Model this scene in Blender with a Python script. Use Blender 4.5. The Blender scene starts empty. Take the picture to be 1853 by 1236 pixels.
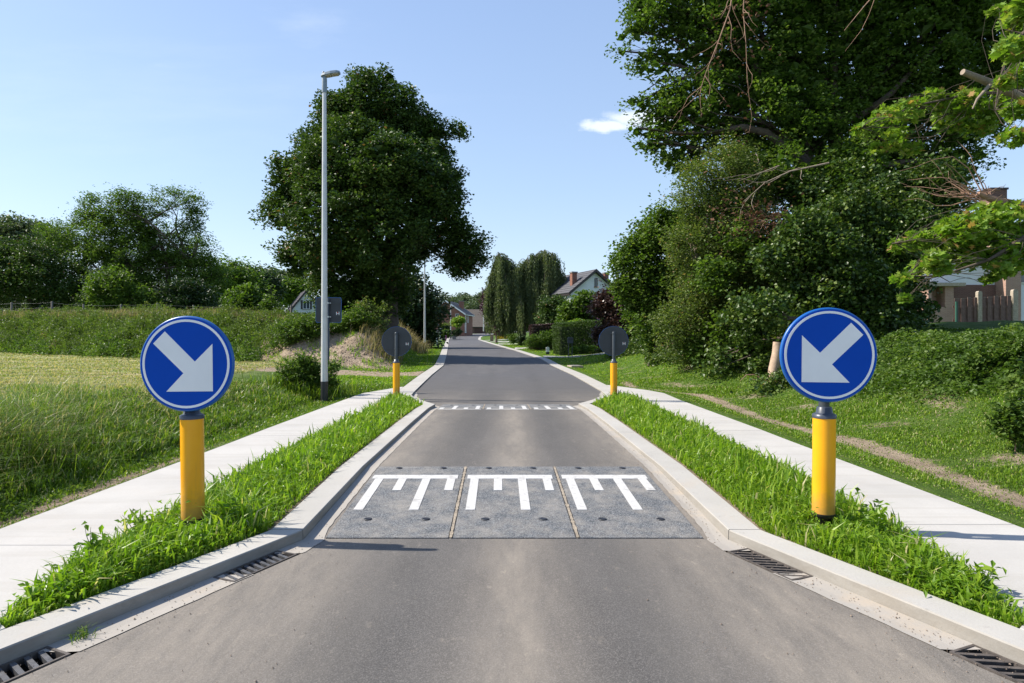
import bpy, bmesh, math, random
import numpy as np
from mathutils import Vector, Matrix

sc = bpy.context.scene
COL = sc.collection
R = math.radians
# ------------------------------------------------------------------ camera
FPX, CX, HY, CH = 1150.0, 926.5, 607.0, 1.5      # focal length in photo pixels, centre column, horizon row, eye height
cam = bpy.data.objects.new('camera', bpy.data.cameras.new('camera'))
COL.objects.link(cam)
cam.location = (0, 0, CH)
cam.rotation_euler = (R(90), 0, 0)
cam.data.sensor_width = 36.0
cam.data.lens = 36.0 * FPX / 1853.0
cam.data.shift_y = -(618.0 - HY) / 1853.0
cam.data.clip_start = 0.05
cam.data.clip_end = 6000
sc.camera = cam
# ------------------------------------------------------------------ light
SUN_EL, SUN_AZ_DY = 43.5, -0.12                   # elevation; the light travels towards +x and a little towards the camera
d = Vector((1.0, SUN_AZ_DY, 0)).normalized()
sd = Vector((d.x * math.cos(R(SUN_EL)), d.y * math.cos(R(SUN_EL)), -math.sin(R(SUN_EL))))
sun = bpy.data.objects.new('sun', bpy.data.lights.new('sun', 'SUN'))
COL.objects.link(sun)
sun.data.energy = 5.0
sun.data.angle = R(0.53)
sun.data.color = (1.0, 0.935, 0.83)
sun.rotation_euler = sd.to_track_quat('-Z', 'Y').to_euler()
sun.location = (-20, 0, 20)
world = bpy.data.worlds.new('World')
sc.world = world
world.use_nodes = True
wn, wl = world.node_tree.nodes, world.node_tree.links
wn.clear()
sky = wn.new('ShaderNodeTexSky')
sky.sky_type = 'NISHITA'
sky.sun_disc = False
sky.sun_elevation = R(SUN_EL)
sky.sun_rotation = math.atan2(-d.x, -d.y)         # clockwise from +y: the sun stands on the left
sky.air_density = 1.0
sky.dust_density = 0.8
sky.ozone_density = 1.6
sky.altitude = 0
SKY_STRENGTH = 0.135
wb = wn.new('ShaderNodeBackground'); wb.inputs['Strength'].default_value = SKY_STRENGTH
wo = wn.new('ShaderNodeOutputWorld')
geo = wn.new('ShaderNodeTexCoord')
# one small cumulus and a few thin wisps of cirrus, fixed in the sky by direction
def wmath(op, a, b=None, c=None):
    n = wn.new('ShaderNodeMath'); n.operation = op
    for i, v in enumerate((a, b, c)):
        if v is None: continue
        if isinstance(v, (int, float)): n.inputs[i].default_value = v
        else: wl.new(v, n.inputs[i])
    return n.outputs[0]
def direction(px, py):
    return Vector(((px - CX) / FPX, 1.0, (HY - py) / FPX)).normalized()
sep = wn.new('ShaderNodeSeparateXYZ'); wl.new(geo.outputs['Generated'], sep.inputs[0])
ysafe = wmath('MAXIMUM', sep.outputs[1], 0.05)
u = wmath('DIVIDE', sep.outputs[0], ysafe)        # tangent-plane coordinates of the view direction
v = wmath('DIVIDE', sep.outputs[2], ysafe)
front = wmath('GREATER_THAN', sep.outputs[1], 0.06)
comb = wn.new('ShaderNodeCombineXYZ'); wl.new(u, comb.inputs[0]); wl.new(v, comb.inputs[1])
def wnoise(scale, detail, rough=0.55, stretch=(1, 1, 1), off=(0, 0, 0)):
    m = wn.new('ShaderNodeMapping'); m.inputs['Scale'].default_value = stretch; m.inputs['Location'].default_value = off
    wl.new(comb.outputs[0], m.inputs[0])
    n = wn.new('ShaderNodeTexNoise'); n.inputs['Scale'].default_value = scale
    n.inputs['Detail'].default_value = detail; n.inputs['Roughness'].default_value = rough
    wl.new(m.outputs[0], n.inputs['Vector'])
    return n.outputs['Fac']
def cloud_mask(px, py, rx, ry, amp, scale, soft, stretch=(1, 1, 1)):
    cu, cv = (px - CX) / FPX, (HY - py) / FPX
    du = wmath('DIVIDE', wmath('SUBTRACT', u, cu), rx / FPX)
    dv = wmath('DIVIDE', wmath('SUBTRACT', v, cv), ry / FPX)
    rr = wmath('SQRT', wmath('ADD', wmath('MULTIPLY', du, du), wmath('MULTIPLY', dv, dv)))
    nz = wmath('MULTIPLY', wmath('SUBTRACT', wnoise(scale, 6, 0.6, stretch), 0.5), amp)
    e = wmath('ADD', wmath('SUBTRACT', 1.0, rr), nz)
    mr = wn.new('ShaderNodeMapRange'); mr.interpolation_type = 'SMOOTHSTEP'
    mr.inputs['From Min'].default_value = 0.0; mr.inputs['From Max'].default_value = soft
    wl.new(e, mr.inputs['Value'])
    return mr.outputs['Result']
m1 = cloud_mask(1100, 228, 62, 15, 1.5, 30, 0.6, (1, 1.7, 1))
m1b = cloud_mask(1165, 216, 85, 22, 1.3, 24, 0.7, (1, 1.5, 1))
m2 = wmath('MULTIPLY', cloud_mask(560, 45, 110, 45, 2.2, 12, 1.6, (1, 2.5, 1)), 0.22)
m3 = wmath('MULTIPLY', cloud_mask(300, 120, 60, 14, 2.0, 14, 1.5, (1, 3, 1)), 0.2)
m4 = wmath('MULTIPLY', cloud_mask(200, 180, 700, 160, 2.4, 5, 2.0, (1, 5, 1)), 0.16)
mask = wmath('MAXIMUM', wmath('MAXIMUM', wmath('MAXIMUM', m1, m1b), m2), wmath('MAXIMUM', m3, m4))
mask = wmath('MULTIPLY', wmath('MULTIPLY', mask, front), 0.85)
mixw = wn.new('ShaderNodeMix'); mixw.data_type = 'RGBA'
wl.new(mask, mixw.inputs['Factor'])
# pale summer air: nearly white at the horizon, clear periwinkle higher up, all the way round
up_r = wn.new('ShaderNodeValToRGB'); er = up_r.color_ramp.elements
er[0].position = 0.0; er[0].color = (0.66, 0.78, 0.94, 1); er[1].position = 0.50; er[1].color = (0.38, 0.54, 0.87, 1)
e2_ = er.new(0.22); e2_.color = (0.50, 0.67, 0.93, 1)
e3_ = er.new(1.0); e3_.color = (0.10, 0.20, 0.50, 1)
wl.new(sep.outputs[2], up_r.inputs[0])
air = wn.new('ShaderNodeMix'); air.data_type = 'RGBA'; air.blend_type = 'MULTIPLY'; air.inputs['Factor'].default_value = 1.0
wl.new(up_r.outputs[0], air.inputs['A']); air.inputs['B'].default_value = (5.3, 5.3, 5.3, 1)
base_sky = wn.new('ShaderNodeMix'); base_sky.data_type = 'RGBA'; base_sky.inputs['Factor'].default_value = 0.58
wl.new(sky.outputs[0], base_sky.inputs['A']); wl.new(air.outputs['Result'], base_sky.inputs['B'])
wl.new(base_sky.outputs['Result'], mixw.inputs['A'])
mixw.inputs['B'].default_value = (5.0, 5.4, 5.9, 1)
wl.new(mixw.outputs['Result'], wb.inputs[0])
wl.new(wb.outputs[0], wo.inputs[0])
sc.view_settings.view_transform = 'Standard'
sc.view_settings.look = 'None'
sc.view_settings.exposure = 0.66
sc.view_settings.gamma = 1.0
sc.view_settings.use_curve_mapping = False
sc.render.engine = 'CYCLES'
sc.cycles.max_bounces = 6
sc.cycles.diffuse_bounces = 3
sc.cycles.transmission_bounces = 3
sc.cycles.transparent_max_bounces = 8
sc.cycles.caustics_reflective = False
sc.cycles.caustics_refractive = False
sc.cycles.use_denoising = True
# ------------------------------------------------------------------ helpers
rng = np.random.default_rng(11)
random.seed(5)
def P(px, py, Y): return np.array([(px - CX) / FPX * Y, Y, CH - (py - HY) / FPX * Y])
def G(px, py, z=0.0):
    Y = (CH - z) * FPX / (py - HY)
    return np.array([(px - CX) / FPX * Y, Y, z])
def sstep(a, b, x):
    t = np.clip((np.asarray(x, float) - a) / (b - a), 0, 1)
    return t * t * (3 - 2 * t)
def tag(o, label=None, cat=None, group=None, kind=None):
    if label: o['label'] = label
    if cat: o['category'] = cat
    if group: o['group'] = group
    if kind: o['kind'] = kind
    return o
def empty(name, loc=(0, 0, 0), rz=0.0, label=None, cat=None, group=None, parent=None):
    o = bpy.data.objects.new(name, None); COL.objects.link(o)
    o.empty_display_size = 0.2
    o.location = loc; o.rotation_euler = (0, 0, rz)
    if parent: o.parent = parent
    return tag(o, label, cat, group)
def mesh_np(name, V, faces, mat, parent=None, tint=None, smooth=False, mats=None):
    """V (n,3); faces: list of (m,k) index arrays; tint: per-face floats"""
    V = np.asarray(V, dtype=np.float32)
    me = bpy.data.meshes.new(name)
    me.vertices.add(len(V)); me.vertices.foreach_set('co', V.ravel())
    faces = [np.asarray(f, dtype=np.int32) for f in faces if len(f)]
    loops = np.concatenate([f.ravel() for f in faces])
    tot = np.concatenate([np.full(len(f), f.shape[1], np.int32) for f in faces])
    st = np.concatenate([[0], np.cumsum(tot)[:-1]]).astype(np.int32)
    me.loops.add(len(loops)); me.loops.foreach_set('vertex_index', loops)
    me.polygons.add(len(tot)); me.polygons.foreach_set('loop_start', st)
    me.update(calc_edges=True)
    if tint is not None:
        a = me.attributes.new('tint', 'FLOAT', 'FACE')
        a.data.foreach_set('value', np.asarray(tint, np.float32))
    me.polygons.foreach_set('use_smooth', np.full(len(tot), bool(smooth)))
    me.materials.append(mat)
    o = bpy.data.objects.new(name, me); COL.objects.link(o)
    if parent: o.parent = parent
    return o
class MB:
    """collects boxes, tubes, lathes and prisms; build() links them as one mesh object"""
    def __init__(s): s.v = []; s.f = []; s.sm = []
    def add(s, vs, fs, smooth=False):
        n = len(s.v); s.v += [tuple(map(float, p)) for p in vs]
        s.f += [tuple(i + n for i in f) for f in fs]; s.sm += [smooth] * len(fs)
        return s
    def box(s, x0, x1, y0, y1, z0, z1):
        return s.add([(x0, y0, z0), (x1, y0, z0), (x1, y1, z0), (x0, y1, z0), (x0, y0, z1), (x1, y0, z1), (x1, y1, z1), (x0, y1, z1)],
                     [(3, 2, 1, 0), (4, 5, 6, 7), (0, 1, 5, 4), (1, 2, 6, 5), (2, 3, 7, 6), (3, 0, 4, 7)])
    def prism(s, pts, z0, z1):
        """pts: ccw polygon in xy extruded in z"""
        n = len(pts)
        return s.add([(p[0], p[1], z0) for p in pts] + [(p[0], p[1], z1) for p in pts],
                     [tuple(range(n - 1, -1, -1)), tuple(range(n, 2 * n))] + [(i, (i + 1) % n, n + (i + 1) % n, n + i) for i in range(n)])
    def prism_y(s, pts, y0, y1):
        """pts: polygon in xz (ccw seen from -y) extruded along y"""
        n = len(pts)
        return s.add([(p[0], y0, p[1]) for p in pts] + [(p[0], y1, p[1]) for p in pts],
                     [tuple(range(n)), tuple(range(2 * n - 1, n - 1, -1))] + [((i + 1) % n, i, n + i, n + (i + 1) % n) for i in range(n)])
    def hexa(s, c8): return s.add(c8, [(3, 2, 1, 0), (4, 5, 6, 7), (0, 1, 5, 4), (1, 2, 6, 5), (2, 3, 7, 6), (3, 0, 4, 7)])
    def lathe(s, prof, n=24, c=(0, 0, 0), axis='z', caps=True):
        """prof: (r, h) from bottom to top"""
        vs = []
        for r, h in prof:
            for k in range(n):
                a = 2 * math.pi * k / n
                if axis == 'z': vs.append((c[0] + r * math.cos(a), c[1] + r * math.sin(a), c[2] + h))
                else: vs.append((c[0] + r * math.cos(a), c[1] + h, c[2] - r * math.sin(a)))
        fs = []
        for i in range(len(prof) - 1):
            for k in range(n):
                fs.append((i * n + k, i * n + (k + 1) % n, (i + 1) * n + (k + 1) % n, (i + 1) * n + k))
        s.add(vs, fs, True)
        if caps:
            s.add(vs[:n], [tuple(range(n - 1, -1, -1))]); s.add(vs[-n:], [tuple(range(n))])
        return s
    def tube(s, pts, rad, n=8):
        pts = [Vector(p) for p in pts]
        if not hasattr(rad, '__len__'): rad = [rad] * len(pts)
        vs = []; up = None
        for i, p in enumerate(pts):
            t = (pts[min(i + 1, len(pts) - 1)] - pts[max(i - 1, 0)])
            t = t.normalized() if t.length > 1e-9 else Vector((0, 0, 1))
            a = t.cross(Vector((0.31, 0.95, 0.1)) if abs(t.y) < 0.8 else Vector((1, 0, 0.2))).normalized()
            if up is not None and (up - t * up.dot(t)).length > 1e-6: a = (up - t * up.dot(t)).normalized()
            up = a; b = t.cross(a)
            for k in range(n):
                w = 2 * math.pi * k / n
                vs.append(p + (a * math.cos(w) + b * math.sin(w)) * rad[i])
        fs = [(i * n + k, i * n + (k + 1) % n, (i + 1) * n + (k + 1) % n, (i + 1) * n + k) for i in range(len(pts) - 1) for k in range(n)]
        s.add(vs, fs, True)
        s.add(vs[:n], [tuple(range(n - 1, -1, -1))]); return s.add(vs[-n:], [tuple(range(n))])
    def build(s, name, mat, parent=None, loc=None, rz=0.0, bevel=0.0):
        me = bpy.data.meshes.new(name); me.from_pydata(s.v, [], s.f); me.update()
        me.polygons.foreach_set('use_smooth', s.sm)
        if bevel:
            bm = bmesh.new(); bm.from_mesh(me)
            bm.edges.ensure_lookup_table()
            sharp = [e for e in bm.edges if len(e.link_faces) == 2 and e.calc_face_angle(0) > R(40)]
            bmesh.ops.bevel(bm, geom=sharp, offset=bevel, segments=2, affect='EDGES', profile=0.6)
            bm.to_mesh(me); bm.free()
        me.materials.append(mat)
        o = bpy.data.objects.new(name, me); COL.objects.link(o)
        if parent: o.parent = parent
        if loc is not None: o.location = loc; o.rotation_euler = (0, 0, rz)
        return o
def kids(o): return list(o.children)
def copy_tree(o, parent=None):
    c = o.copy(); COL.objects.link(c); c.parent = parent
    for ch in kids(o): copy_tree(ch, c)
    return c
# ------------------------------------------------------------------ materials
class NT:
    def __init__(s, name):
        s.m = bpy.data.materials.new(name); s.m.use_nodes = True
        s.n, s.l = s.m.node_tree.nodes, s.m.node_tree.links
        s.n.clear(); s.out = s.n.new('ShaderNodeOutputMaterial')
        s.co = s.n.new('ShaderNodeTexCoord')
    def setin(s, sock, v):
        if v is None: return
        if isinstance(v, bpy.types.NodeSocket): s.l.new(v, sock)
        elif isinstance(v, (int, float)): sock.default_value = v
        else: sock.default_value = tuple(v) + ((1,) if len(v) == 3 and sock.type == 'RGBA' else ())
    def noise(s, scale, detail=4, rough=0.55, stretch=None, coord='Object', off=None):
        vec = s.co.outputs[coord]
        if stretch or off:
            mp = s.n.new('ShaderNodeMapping'); s.l.new(vec, mp.inputs[0])
            if stretch: mp.inputs['Scale'].default_value = stretch
            if off: mp.inputs['Location'].default_value = off
            vec = mp.outputs[0]
        t = s.n.new('ShaderNodeTexNoise'); s.l.new(vec, t.inputs['Vector'])
        t.inputs['Scale'].default_value = scale; t.inputs['Detail'].default_value = detail; t.inputs['Roughness'].default_value = rough
        return t.outputs['Fac']
    def voro(s, scale, feature='F1', out='Distance'):
        t = s.n.new('ShaderNodeTexVoronoi'); t.feature = feature; s.l.new(s.co.outputs['Object'], t.inputs['Vector'])
        t.inputs['Scale'].default_value = scale
        return t.outputs[out]
    def ramp(s, fac, stops, interp='LINEAR'):
        r = s.n.new('ShaderNodeValToRGB'); r.color_ramp.interpolation = interp
        e = r.color_ramp.elements
        while len(e) < len(stops): e.new(0.5)
        for i, (p, c) in enumerate(stops):
            e[i].position = p; e[i].color = (c, c, c, 1) if isinstance(c, (int, float)) else tuple(c) + (1,)
        s.l.new(fac, r.inputs[0]); return r.outputs[0]
    def mix(s, f, a, b, mode='MIX'):
        m = s.n.new('ShaderNodeMix'); m.data_type = 'RGBA'; m.blend_type = mode
        s.setin(m.inputs['Factor'], f); s.setin(m.inputs['A'], a); s.setin(m.inputs['B'], b)
        return m.outputs['Result']
    def math(s, op, a, b=None, c=None):
        m = s.n.new('ShaderNodeMath'); m.operation = op
        for i, x in enumerate((a, b, c)): s.setin(m.inputs[i], x)
        return m.outputs[0]
    def attr(s, name):
        a = s.n.new('ShaderNodeAttribute'); a.attribute_name = name; return a.outputs['Fac']
    def xyz(s, coord='Object'):
        q = s.n.new('ShaderNodeSeparateXYZ'); s.l.new(s.co.outputs[coord], q.inputs[0]); return q.outputs
    def bump(s, h, strength=0.3, dist=0.01):
        b = s.n.new('ShaderNodeBump'); b.inputs['Strength'].default_value = strength; b.inputs['Distance'].default_value = dist
        s.l.new(h, b.inputs['Height']); return b.outputs[0]
    def pbr(s, color, rough=0.6, metal=0.0, spec=None, normal=None, coat=None):
        b = s.n.new('ShaderNodeBsdfPrincipled')
        s.setin(b.inputs['Base Color'], color); s.setin(b.inputs['Roughness'], rough); s.setin(b.inputs['Metallic'], metal)
        if spec is not None: b.inputs['Specular IOR Level'].default_value = spec
        if coat is not None: b.inputs['Coat Weight'].default_value = coat; b.inputs['Coat Roughness'].default_value = 0.08
        if normal is not None: s.l.new(normal, b.inputs['Normal'])
        s.l.new(b.outputs[0], s.out.inputs[0]); return s.m
    def two(s, a, b, f):
        mx = s.n.new('ShaderNodeMixShader'); s.setin(mx.inputs[0], f); s.l.new(a, mx.inputs[1]); s.l.new(b, mx.inputs[2])
        s.l.new(mx.outputs[0], s.out.inputs[0]); return s.m
def leaf_mat(name, stops, transl=0.35, rough=0.5, spec=0.35, tgain=(1.25, 1.35, 0.6)):
    """leaves: colour by each leaf's own tint, reflecting above and letting light through below"""
    t = NT(name)
    col = t.ramp(t.attr('tint'), stops)
    b = t.n.new('ShaderNodeBsdfPrincipled'); t.l.new(col, b.inputs['Base Color'])
    b.inputs['Roughness'].default_value = rough; b.inputs['Specular IOR Level'].default_value = spec
    tr = t.n.new('ShaderNodeBsdfTranslucent'); t.l.new(t.mix(1.0, col, tgain, 'MULTIPLY'), tr.inputs[0])
    return t.two(b.outputs[0], tr.outputs[0], transl)
def plain(name, c, rough=0.6, metal=0.0, var=0.15, scale=6.0, bump=0.0, spec=None, coat=None):
    t = NT(name)
    n = t.noise(scale, 5, 0.6)
    lo = tuple(x * (1 - var) for x in c); hi = tuple(min(1, x * (1 + var)) for x in c)
    col = t.ramp(n, [(0.3, lo), (0.7, hi)])
    nm = t.bump(t.noise(scale * 12, 3), bump, 0.004) if bump else None
    return t.pbr(col, rough, metal, spec, nm, coat)
M = {}
# asphalt: grey aggregate speckle, pale dust drifted along the middle and the edges
t = NT('asphalt')
x, y, z = t.xyz()
ag = t.voro(200.0, out='Color'); sp = t.math('MULTIPLY', ag, 1.0)
base = t.ramp(t.noise(1.1, 5, 0.6), [(0.3, (0.076, 0.070, 0.065)), (0.7, (0.104, 0.096, 0.088))])
base = t.mix(0.42, base, t.ramp(sp, [(0.15, (0.035, 0.034, 0.033)), (0.6, (0.115, 0.108, 0.102)), (0.9, (0.26, 0.24, 0.225))]))
far = t.ramp(t.math('MULTIPLY', y, 1 / 60.0), [(0.24, 0.0), (0.4, 1.0)])
base = t.mix(far, base, t.ramp(t.noise(2.0, 4), [(0.3, (0.078, 0.076, 0.080)), (0.7, (0.100, 0.097, 0.100))]))
near = t.math('SUBTRACT', 1.0, t.ramp(t.math('MULTIPLY', y, 1 / 60.0), [(0.18, 0.0), (0.30, 1.0)]))
band = t.math('POWER', 2.718, t.math('MULTIPLY', t.math('MULTIPLY', t.math('ADD', x, -0.03), t.math('ADD', x, -0.03)), -14.0))
edge = t.ramp(t.math('ABSOLUTE', x), [(0.0, 0.0), (0.95, 0.0), (1.0, 1.0)])
ax = t.math('ABSOLUTE', x)
eb = t.math('MULTIPLY', t.ramp(t.math('MULTIPLY', ax, 0.5), [(0.30, 0.0), (0.70, 1.0)]), 0.85)
nz = t.ramp(t.noise(2.6, 9, 0.75, (1.5, 0.35, 1)), [(0.38, 0.0), (0.66, 1.0)])
nz2 = t.ramp(t.noise(13.0, 5, 0.7, (1, 0.5, 1), off=(4, 2, 0)), [(0.60, 0.0), (0.72, 1.0)])
dust = t.math('MULTIPLY', t.math('ADD', t.math('MULTIPLY', band, 0.66), t.math('MULTIPLY', eb, 0.75)), t.math('ADD', t.math('MULTIPLY', nz, 0.55), 0.34))
dust = t.math('MULTIPLY', t.math('ADD', dust, t.math('MULTIPLY', nz2, 0.30)), near)
streak = t.ramp(t.noise(1.0, 5, 0.65, (0.5, 0.08, 1), off=(9, 1, 0)), [(0.56, 0.0), (0.62, 0.10), (0.7, 0.02)])
base = t.mix(t.math('MINIMUM', dust, 0.75), base, (0.36, 0.31, 0.25))
base = t.mix(streak, base, (0.25, 0.23, 0.21))
tracks = t.math('POWER', 2.718, t.math('MULTIPLY', t.math('POWER', t.math('SUBTRACT', ax, 0.78), 2.0), -16.0))
base = t.mix(t.math('MULTIPLY', tracks, t.math('MULTIPLY', t.noise(1.6, 4, 0.6, (1, .15, 1)), 0.42)), base, (0.06, 0.058, 0.056))
spots = t.ramp(t.noise(7, 4, 0.8, off=(1, 8, 2)), [(0.70, 0.0), (0.74, 0.5)])
base = t.mix(spots, base, (0.30, 0.27, 0.235))
drips = t.ramp(t.noise(5, 3, 0.7, off=(5, 3, 7)), [(0.24, 0.55), (0.29, 0.0)])
base = t.mix(drips, base, (0.045, 0.043, 0.042))
M['asphalt'] = t.pbr(base, 0.82, 0, 0.4, t.bump(t.math('ADD', ag, t.math('MULTIPLY', t.noise(90, 3), 0.5)), 0.5, 0.004))
# poured concrete of pavement and kerb, with faint broom lines across
def concrete(name, c, dirt=0.5, broom=True):
    t = NT(name)
    col = t.ramp(t.noise(0.9, 6, 0.6), [(0.3, tuple(v * 0.84 for v in c)), (0.7, tuple(min(.9, v * 1.03) for v in c))])
    col = t.mix(t.ramp(t.noise(55, 4, 0.7), [(0.35, 0.16), (0.6, 0.0)]), col, (0.30, 0.285, 0.27))
    col = t.mix(t.math('MULTIPLY', t.ramp(t.noise(2.4, 6, 0.7, off=(3, 3, 3)), [(0.52, 0.0), (0.72, 1.0)]), dirt), col, (0.42, 0.35, 0.27))
    col = t.mix(t.ramp(t.noise(210, 2), [(0.22, 0.5), (0.3, 0.0)]), col, (0.12, 0.11, 0.1))
    h = t.noise(70, 4, 0.7)
    if not broom:       # the upright faces are mixed darker and browner by their normal, the tops only scuffed
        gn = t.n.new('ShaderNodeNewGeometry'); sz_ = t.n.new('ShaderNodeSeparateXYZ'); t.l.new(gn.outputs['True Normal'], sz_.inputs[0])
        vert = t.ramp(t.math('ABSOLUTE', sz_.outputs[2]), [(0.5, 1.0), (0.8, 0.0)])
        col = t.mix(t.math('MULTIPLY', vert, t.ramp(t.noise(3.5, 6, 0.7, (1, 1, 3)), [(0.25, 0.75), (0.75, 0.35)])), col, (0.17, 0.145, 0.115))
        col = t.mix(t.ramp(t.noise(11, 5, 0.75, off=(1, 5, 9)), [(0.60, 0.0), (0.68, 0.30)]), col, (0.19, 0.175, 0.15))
    if broom:
        h = t.math('ADD', h, t.math('MULTIPLY', t.noise(6, 3, 0.6, (0.15, 22, 1)), 0.9))
        col = t.mix(t.ramp(t.noise(2.0, 3, 0.6, (0.12, 2.2, 1)), [(0.53, 0.0), (0.60, 0.30)]), col, (0.36, 0.335, 0.30))
    return t.pbr(col, 0.85, 0, 0.3, t.bump(h, 0.35, 0.004))
M['concrete'] = concrete('pavement_concrete', (0.48, 0.46, 0.43), 0.14)
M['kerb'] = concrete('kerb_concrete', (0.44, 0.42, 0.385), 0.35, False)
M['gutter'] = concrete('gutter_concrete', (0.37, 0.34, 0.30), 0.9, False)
# ribbed dark plate of the speed ramp
t = NT('ramp_plate')
vz = t.voro(150.0)
vc = t.voro(150.0, out='Color')
c = t.ramp(vc, [(0.1, (0.04, 0.044, 0.050)), (0.5, (0.105, 0.112, 0.120)), (0.85, (0.26, 0.265, 0.27))])
c = t.mix(t.math('MULTIPLY', t.ramp(t.noise(4.5, 6, 0.7), [(0.42, 0.0), (0.75, 0.8)]), 1.0), c, (0.34, 0.31, 0.27))
M['plate'] = t.pbr(c, 0.75, 0, 0.45, t.bump(vz, 0.8, 0.006))
t = NT('road_paint')
c = t.ramp(t.noise(30, 5, 0.7), [(0.3, (0.42, 0.41, 0.395)), (0.6, (0.56, 0.55, 0.53))])
c = t.mix(t.ramp(t.noise(9, 6, 0.75, off=(2, 7, 1)), [(0.54, 0.0), (0.72, 0.8)]), c, (0.27, 0.255, 0.24))
M['paint'] = t.pbr(c, 0.7, 0, 0.35, t.bump(t.noise(120, 2), 0.3, 0.003))
M['sand'] = plain('joint_sand', (0.30, 0.25, 0.19), 0.95, var=0.4, scale=30, bump=0.8)
M['soil'] = plain('island_soil', (0.16, 0.12, 0.08), 0.95, var=0.4, scale=12, bump=0.8)
M['cast_iron'] = plain('cast_iron', (0.11, 0.11, 0.115), 0.5, 0.3, 0.35, 20, 0.4)
M['pit'] = plain('drain_pit', (0.03, 0.028, 0.025), 0.95, var=0.3)
M['rust_edge'] = plain('worn_iron', (0.10, 0.085, 0.075), 0.6, 0.2, 0.4, 25, 0.4)
M['sign_blue'] = plain('sign_blue_film', (0.001, 0.062, 0.42), 0.45, 0, 0.05, 3, spec=0.12)
M['sign_white'] = plain('sign_white_film', (0.80, 0.81, 0.82), 0.5, 0, 0.04, 4, spec=0.3)
M['sign_back'] = plain('sign_back_grey', (0.035, 0.04, 0.048), 0.5, 0, 0.12, 5)
M['rim_blue'] = plain('sign_rim_blue', (0.008, 0.10, 0.36), 0.35, 0, 0.08, 5)
M['post_grey'] = plain('post_dark_grey', (0.055, 0.065, 0.075), 0.42, 0.2, 0.15, 8)
M['collar'] = plain('collar_plastic', (0.045, 0.055, 0.075), 0.35, 0, 0.15, 8)
M['black_plastic'] = plain('black_plastic', (0.02, 0.02, 0.024), 0.45, 0, 0.2, 8)
t = NT('bollard_yellow')
c = t.ramp(t.noise(4, 5, 0.6), [(0.3, (0.84, 0.36, 0.004)), (0.7, (0.89, 0.42, 0.006))])
c = t.mix(t.ramp(t.noise(45, 4, 0.7), [(0.66, 0.0), (0.74, 0.6)]), c, (0.3, 0.17, 0.05))
x_, y_, z_ = t.xyz()
low = t.ramp(t.math('ADD', z_, t.math('MULTIPLY', t.noise(16, 4, 0.7), 0.22)), [(0.18, 0.55), (0.36, 0.0)])
c = t.mix(low, c, (0.28, 0.19, 0.09))
c = t.mix(t.ramp(t.noise(5, 5, 0.7, (3, 3, .35)), [(0.56, 0.0), (0.70, 0.22)]), c, (0.42, 0.25, 0.06))
M['yellow'] = t.pbr(c, 0.36, 0, 0.45, None, 0.15)
M['galv'] = plain('lamp_post_aluminium', (0.56, 0.56, 0.56), 0.42, 0.25, 0.1, 3)
M['lamp_grey'] = plain('lamp_head_grey', (0.20, 0.25, 0.30), 0.45, 0.0, 0.08, 5)
M['lamp_lens'] = plain('lamp_lens', (0.42, 0.38, 0.33), 0.15, 0, 0.1, 8)
M['white_post'] = plain('white_post', (0.72, 0.73, 0.74), 0.5, 0, 0.1, 4)
M['red'] = plain('red_film', (0.55, 0.02, 0.02), 0.4, 0, 0.1)
M['bolt'] = plain('steel_bolt', (0.45, 0.46, 0.48), 0.35, 0.8, 0.1)
M['bark'] = plain('bark', (0.085, 0.065, 0.048), 0.9, 0, 0.4, 5, 0.9)
M['bark_light'] = plain('pale_bark', (0.25, 0.20, 0.15), 0.9, 0, 0.3, 6, 0.8)
M['twig'] = plain('dead_twig', (0.30, 0.18, 0.12), 0.85, 0, 0.3, 6)
M['stump'] = plain('cut_stump', (0.42, 0.30, 0.21), 0.85, 0, 0.3, 7, 0.8)
M['old_wood'] = plain('weathered_wood', (0.17, 0.15, 0.13), 0.9, 0, 0.35, 9, 0.6)
M['fence_wood'] = plain('brown_fence_wood', (0.16, 0.095, 0.08), 0.75, 0, 0.25, 9, 0.5)
M['post_concrete'] = plain('post_concrete', (0.38, 0.32, 0.25), 0.9, 0, 0.25, 12, 0.6)
M['wire'] = plain('wire', (0.16, 0.17, 0.17), 0.5, 0.7, 0.1)
M['white_wall'] = plain('white_render', (0.70, 0.72, 0.75), 0.85, 0, 0.06, 1.5)
M['white_paint'] = plain('white_woodwork', (0.80, 0.80, 0.80), 0.5, 0, 0.04)
M['dark_paint'] = plain('dark_woodwork', (0.03, 0.022, 0.024), 0.5, 0, 0.1)
M['glass'] = plain('window_glass', (0.05, 0.065, 0.08), 0.08, 0, 0.2, 1, spec=0.8)
M['curtain'] = plain('window_curtain', (0.55, 0.55, 0.5), 0.9, 0, 0.1, 8)
M['garage'] = plain('garage_door_brown', (0.08, 0.035, 0.032), 0.7, 0, 0.15)
M['stone_grey'] = plain('grey_stone', (0.24, 0.23, 0.22), 0.9, 0, 0.3, 10, 0.6)
M['flower_pink'] = plain('pink_flower', (0.55, 0.16, 0.38), 0.8, 0, 0.2)
M['flower_yellow'] = plain('yellow_flower', (0.75, 0.50, 0.03), 0.8, 0, 0.2)
M['poppy'] = plain('poppy_red', (0.8, 0.04, 0.01), 0.8, 0, 0.2)
M['pebble'] = plain('pebble', (0.20, 0.155, 0.12), 0.9, 0, 0.6, 40)
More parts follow.
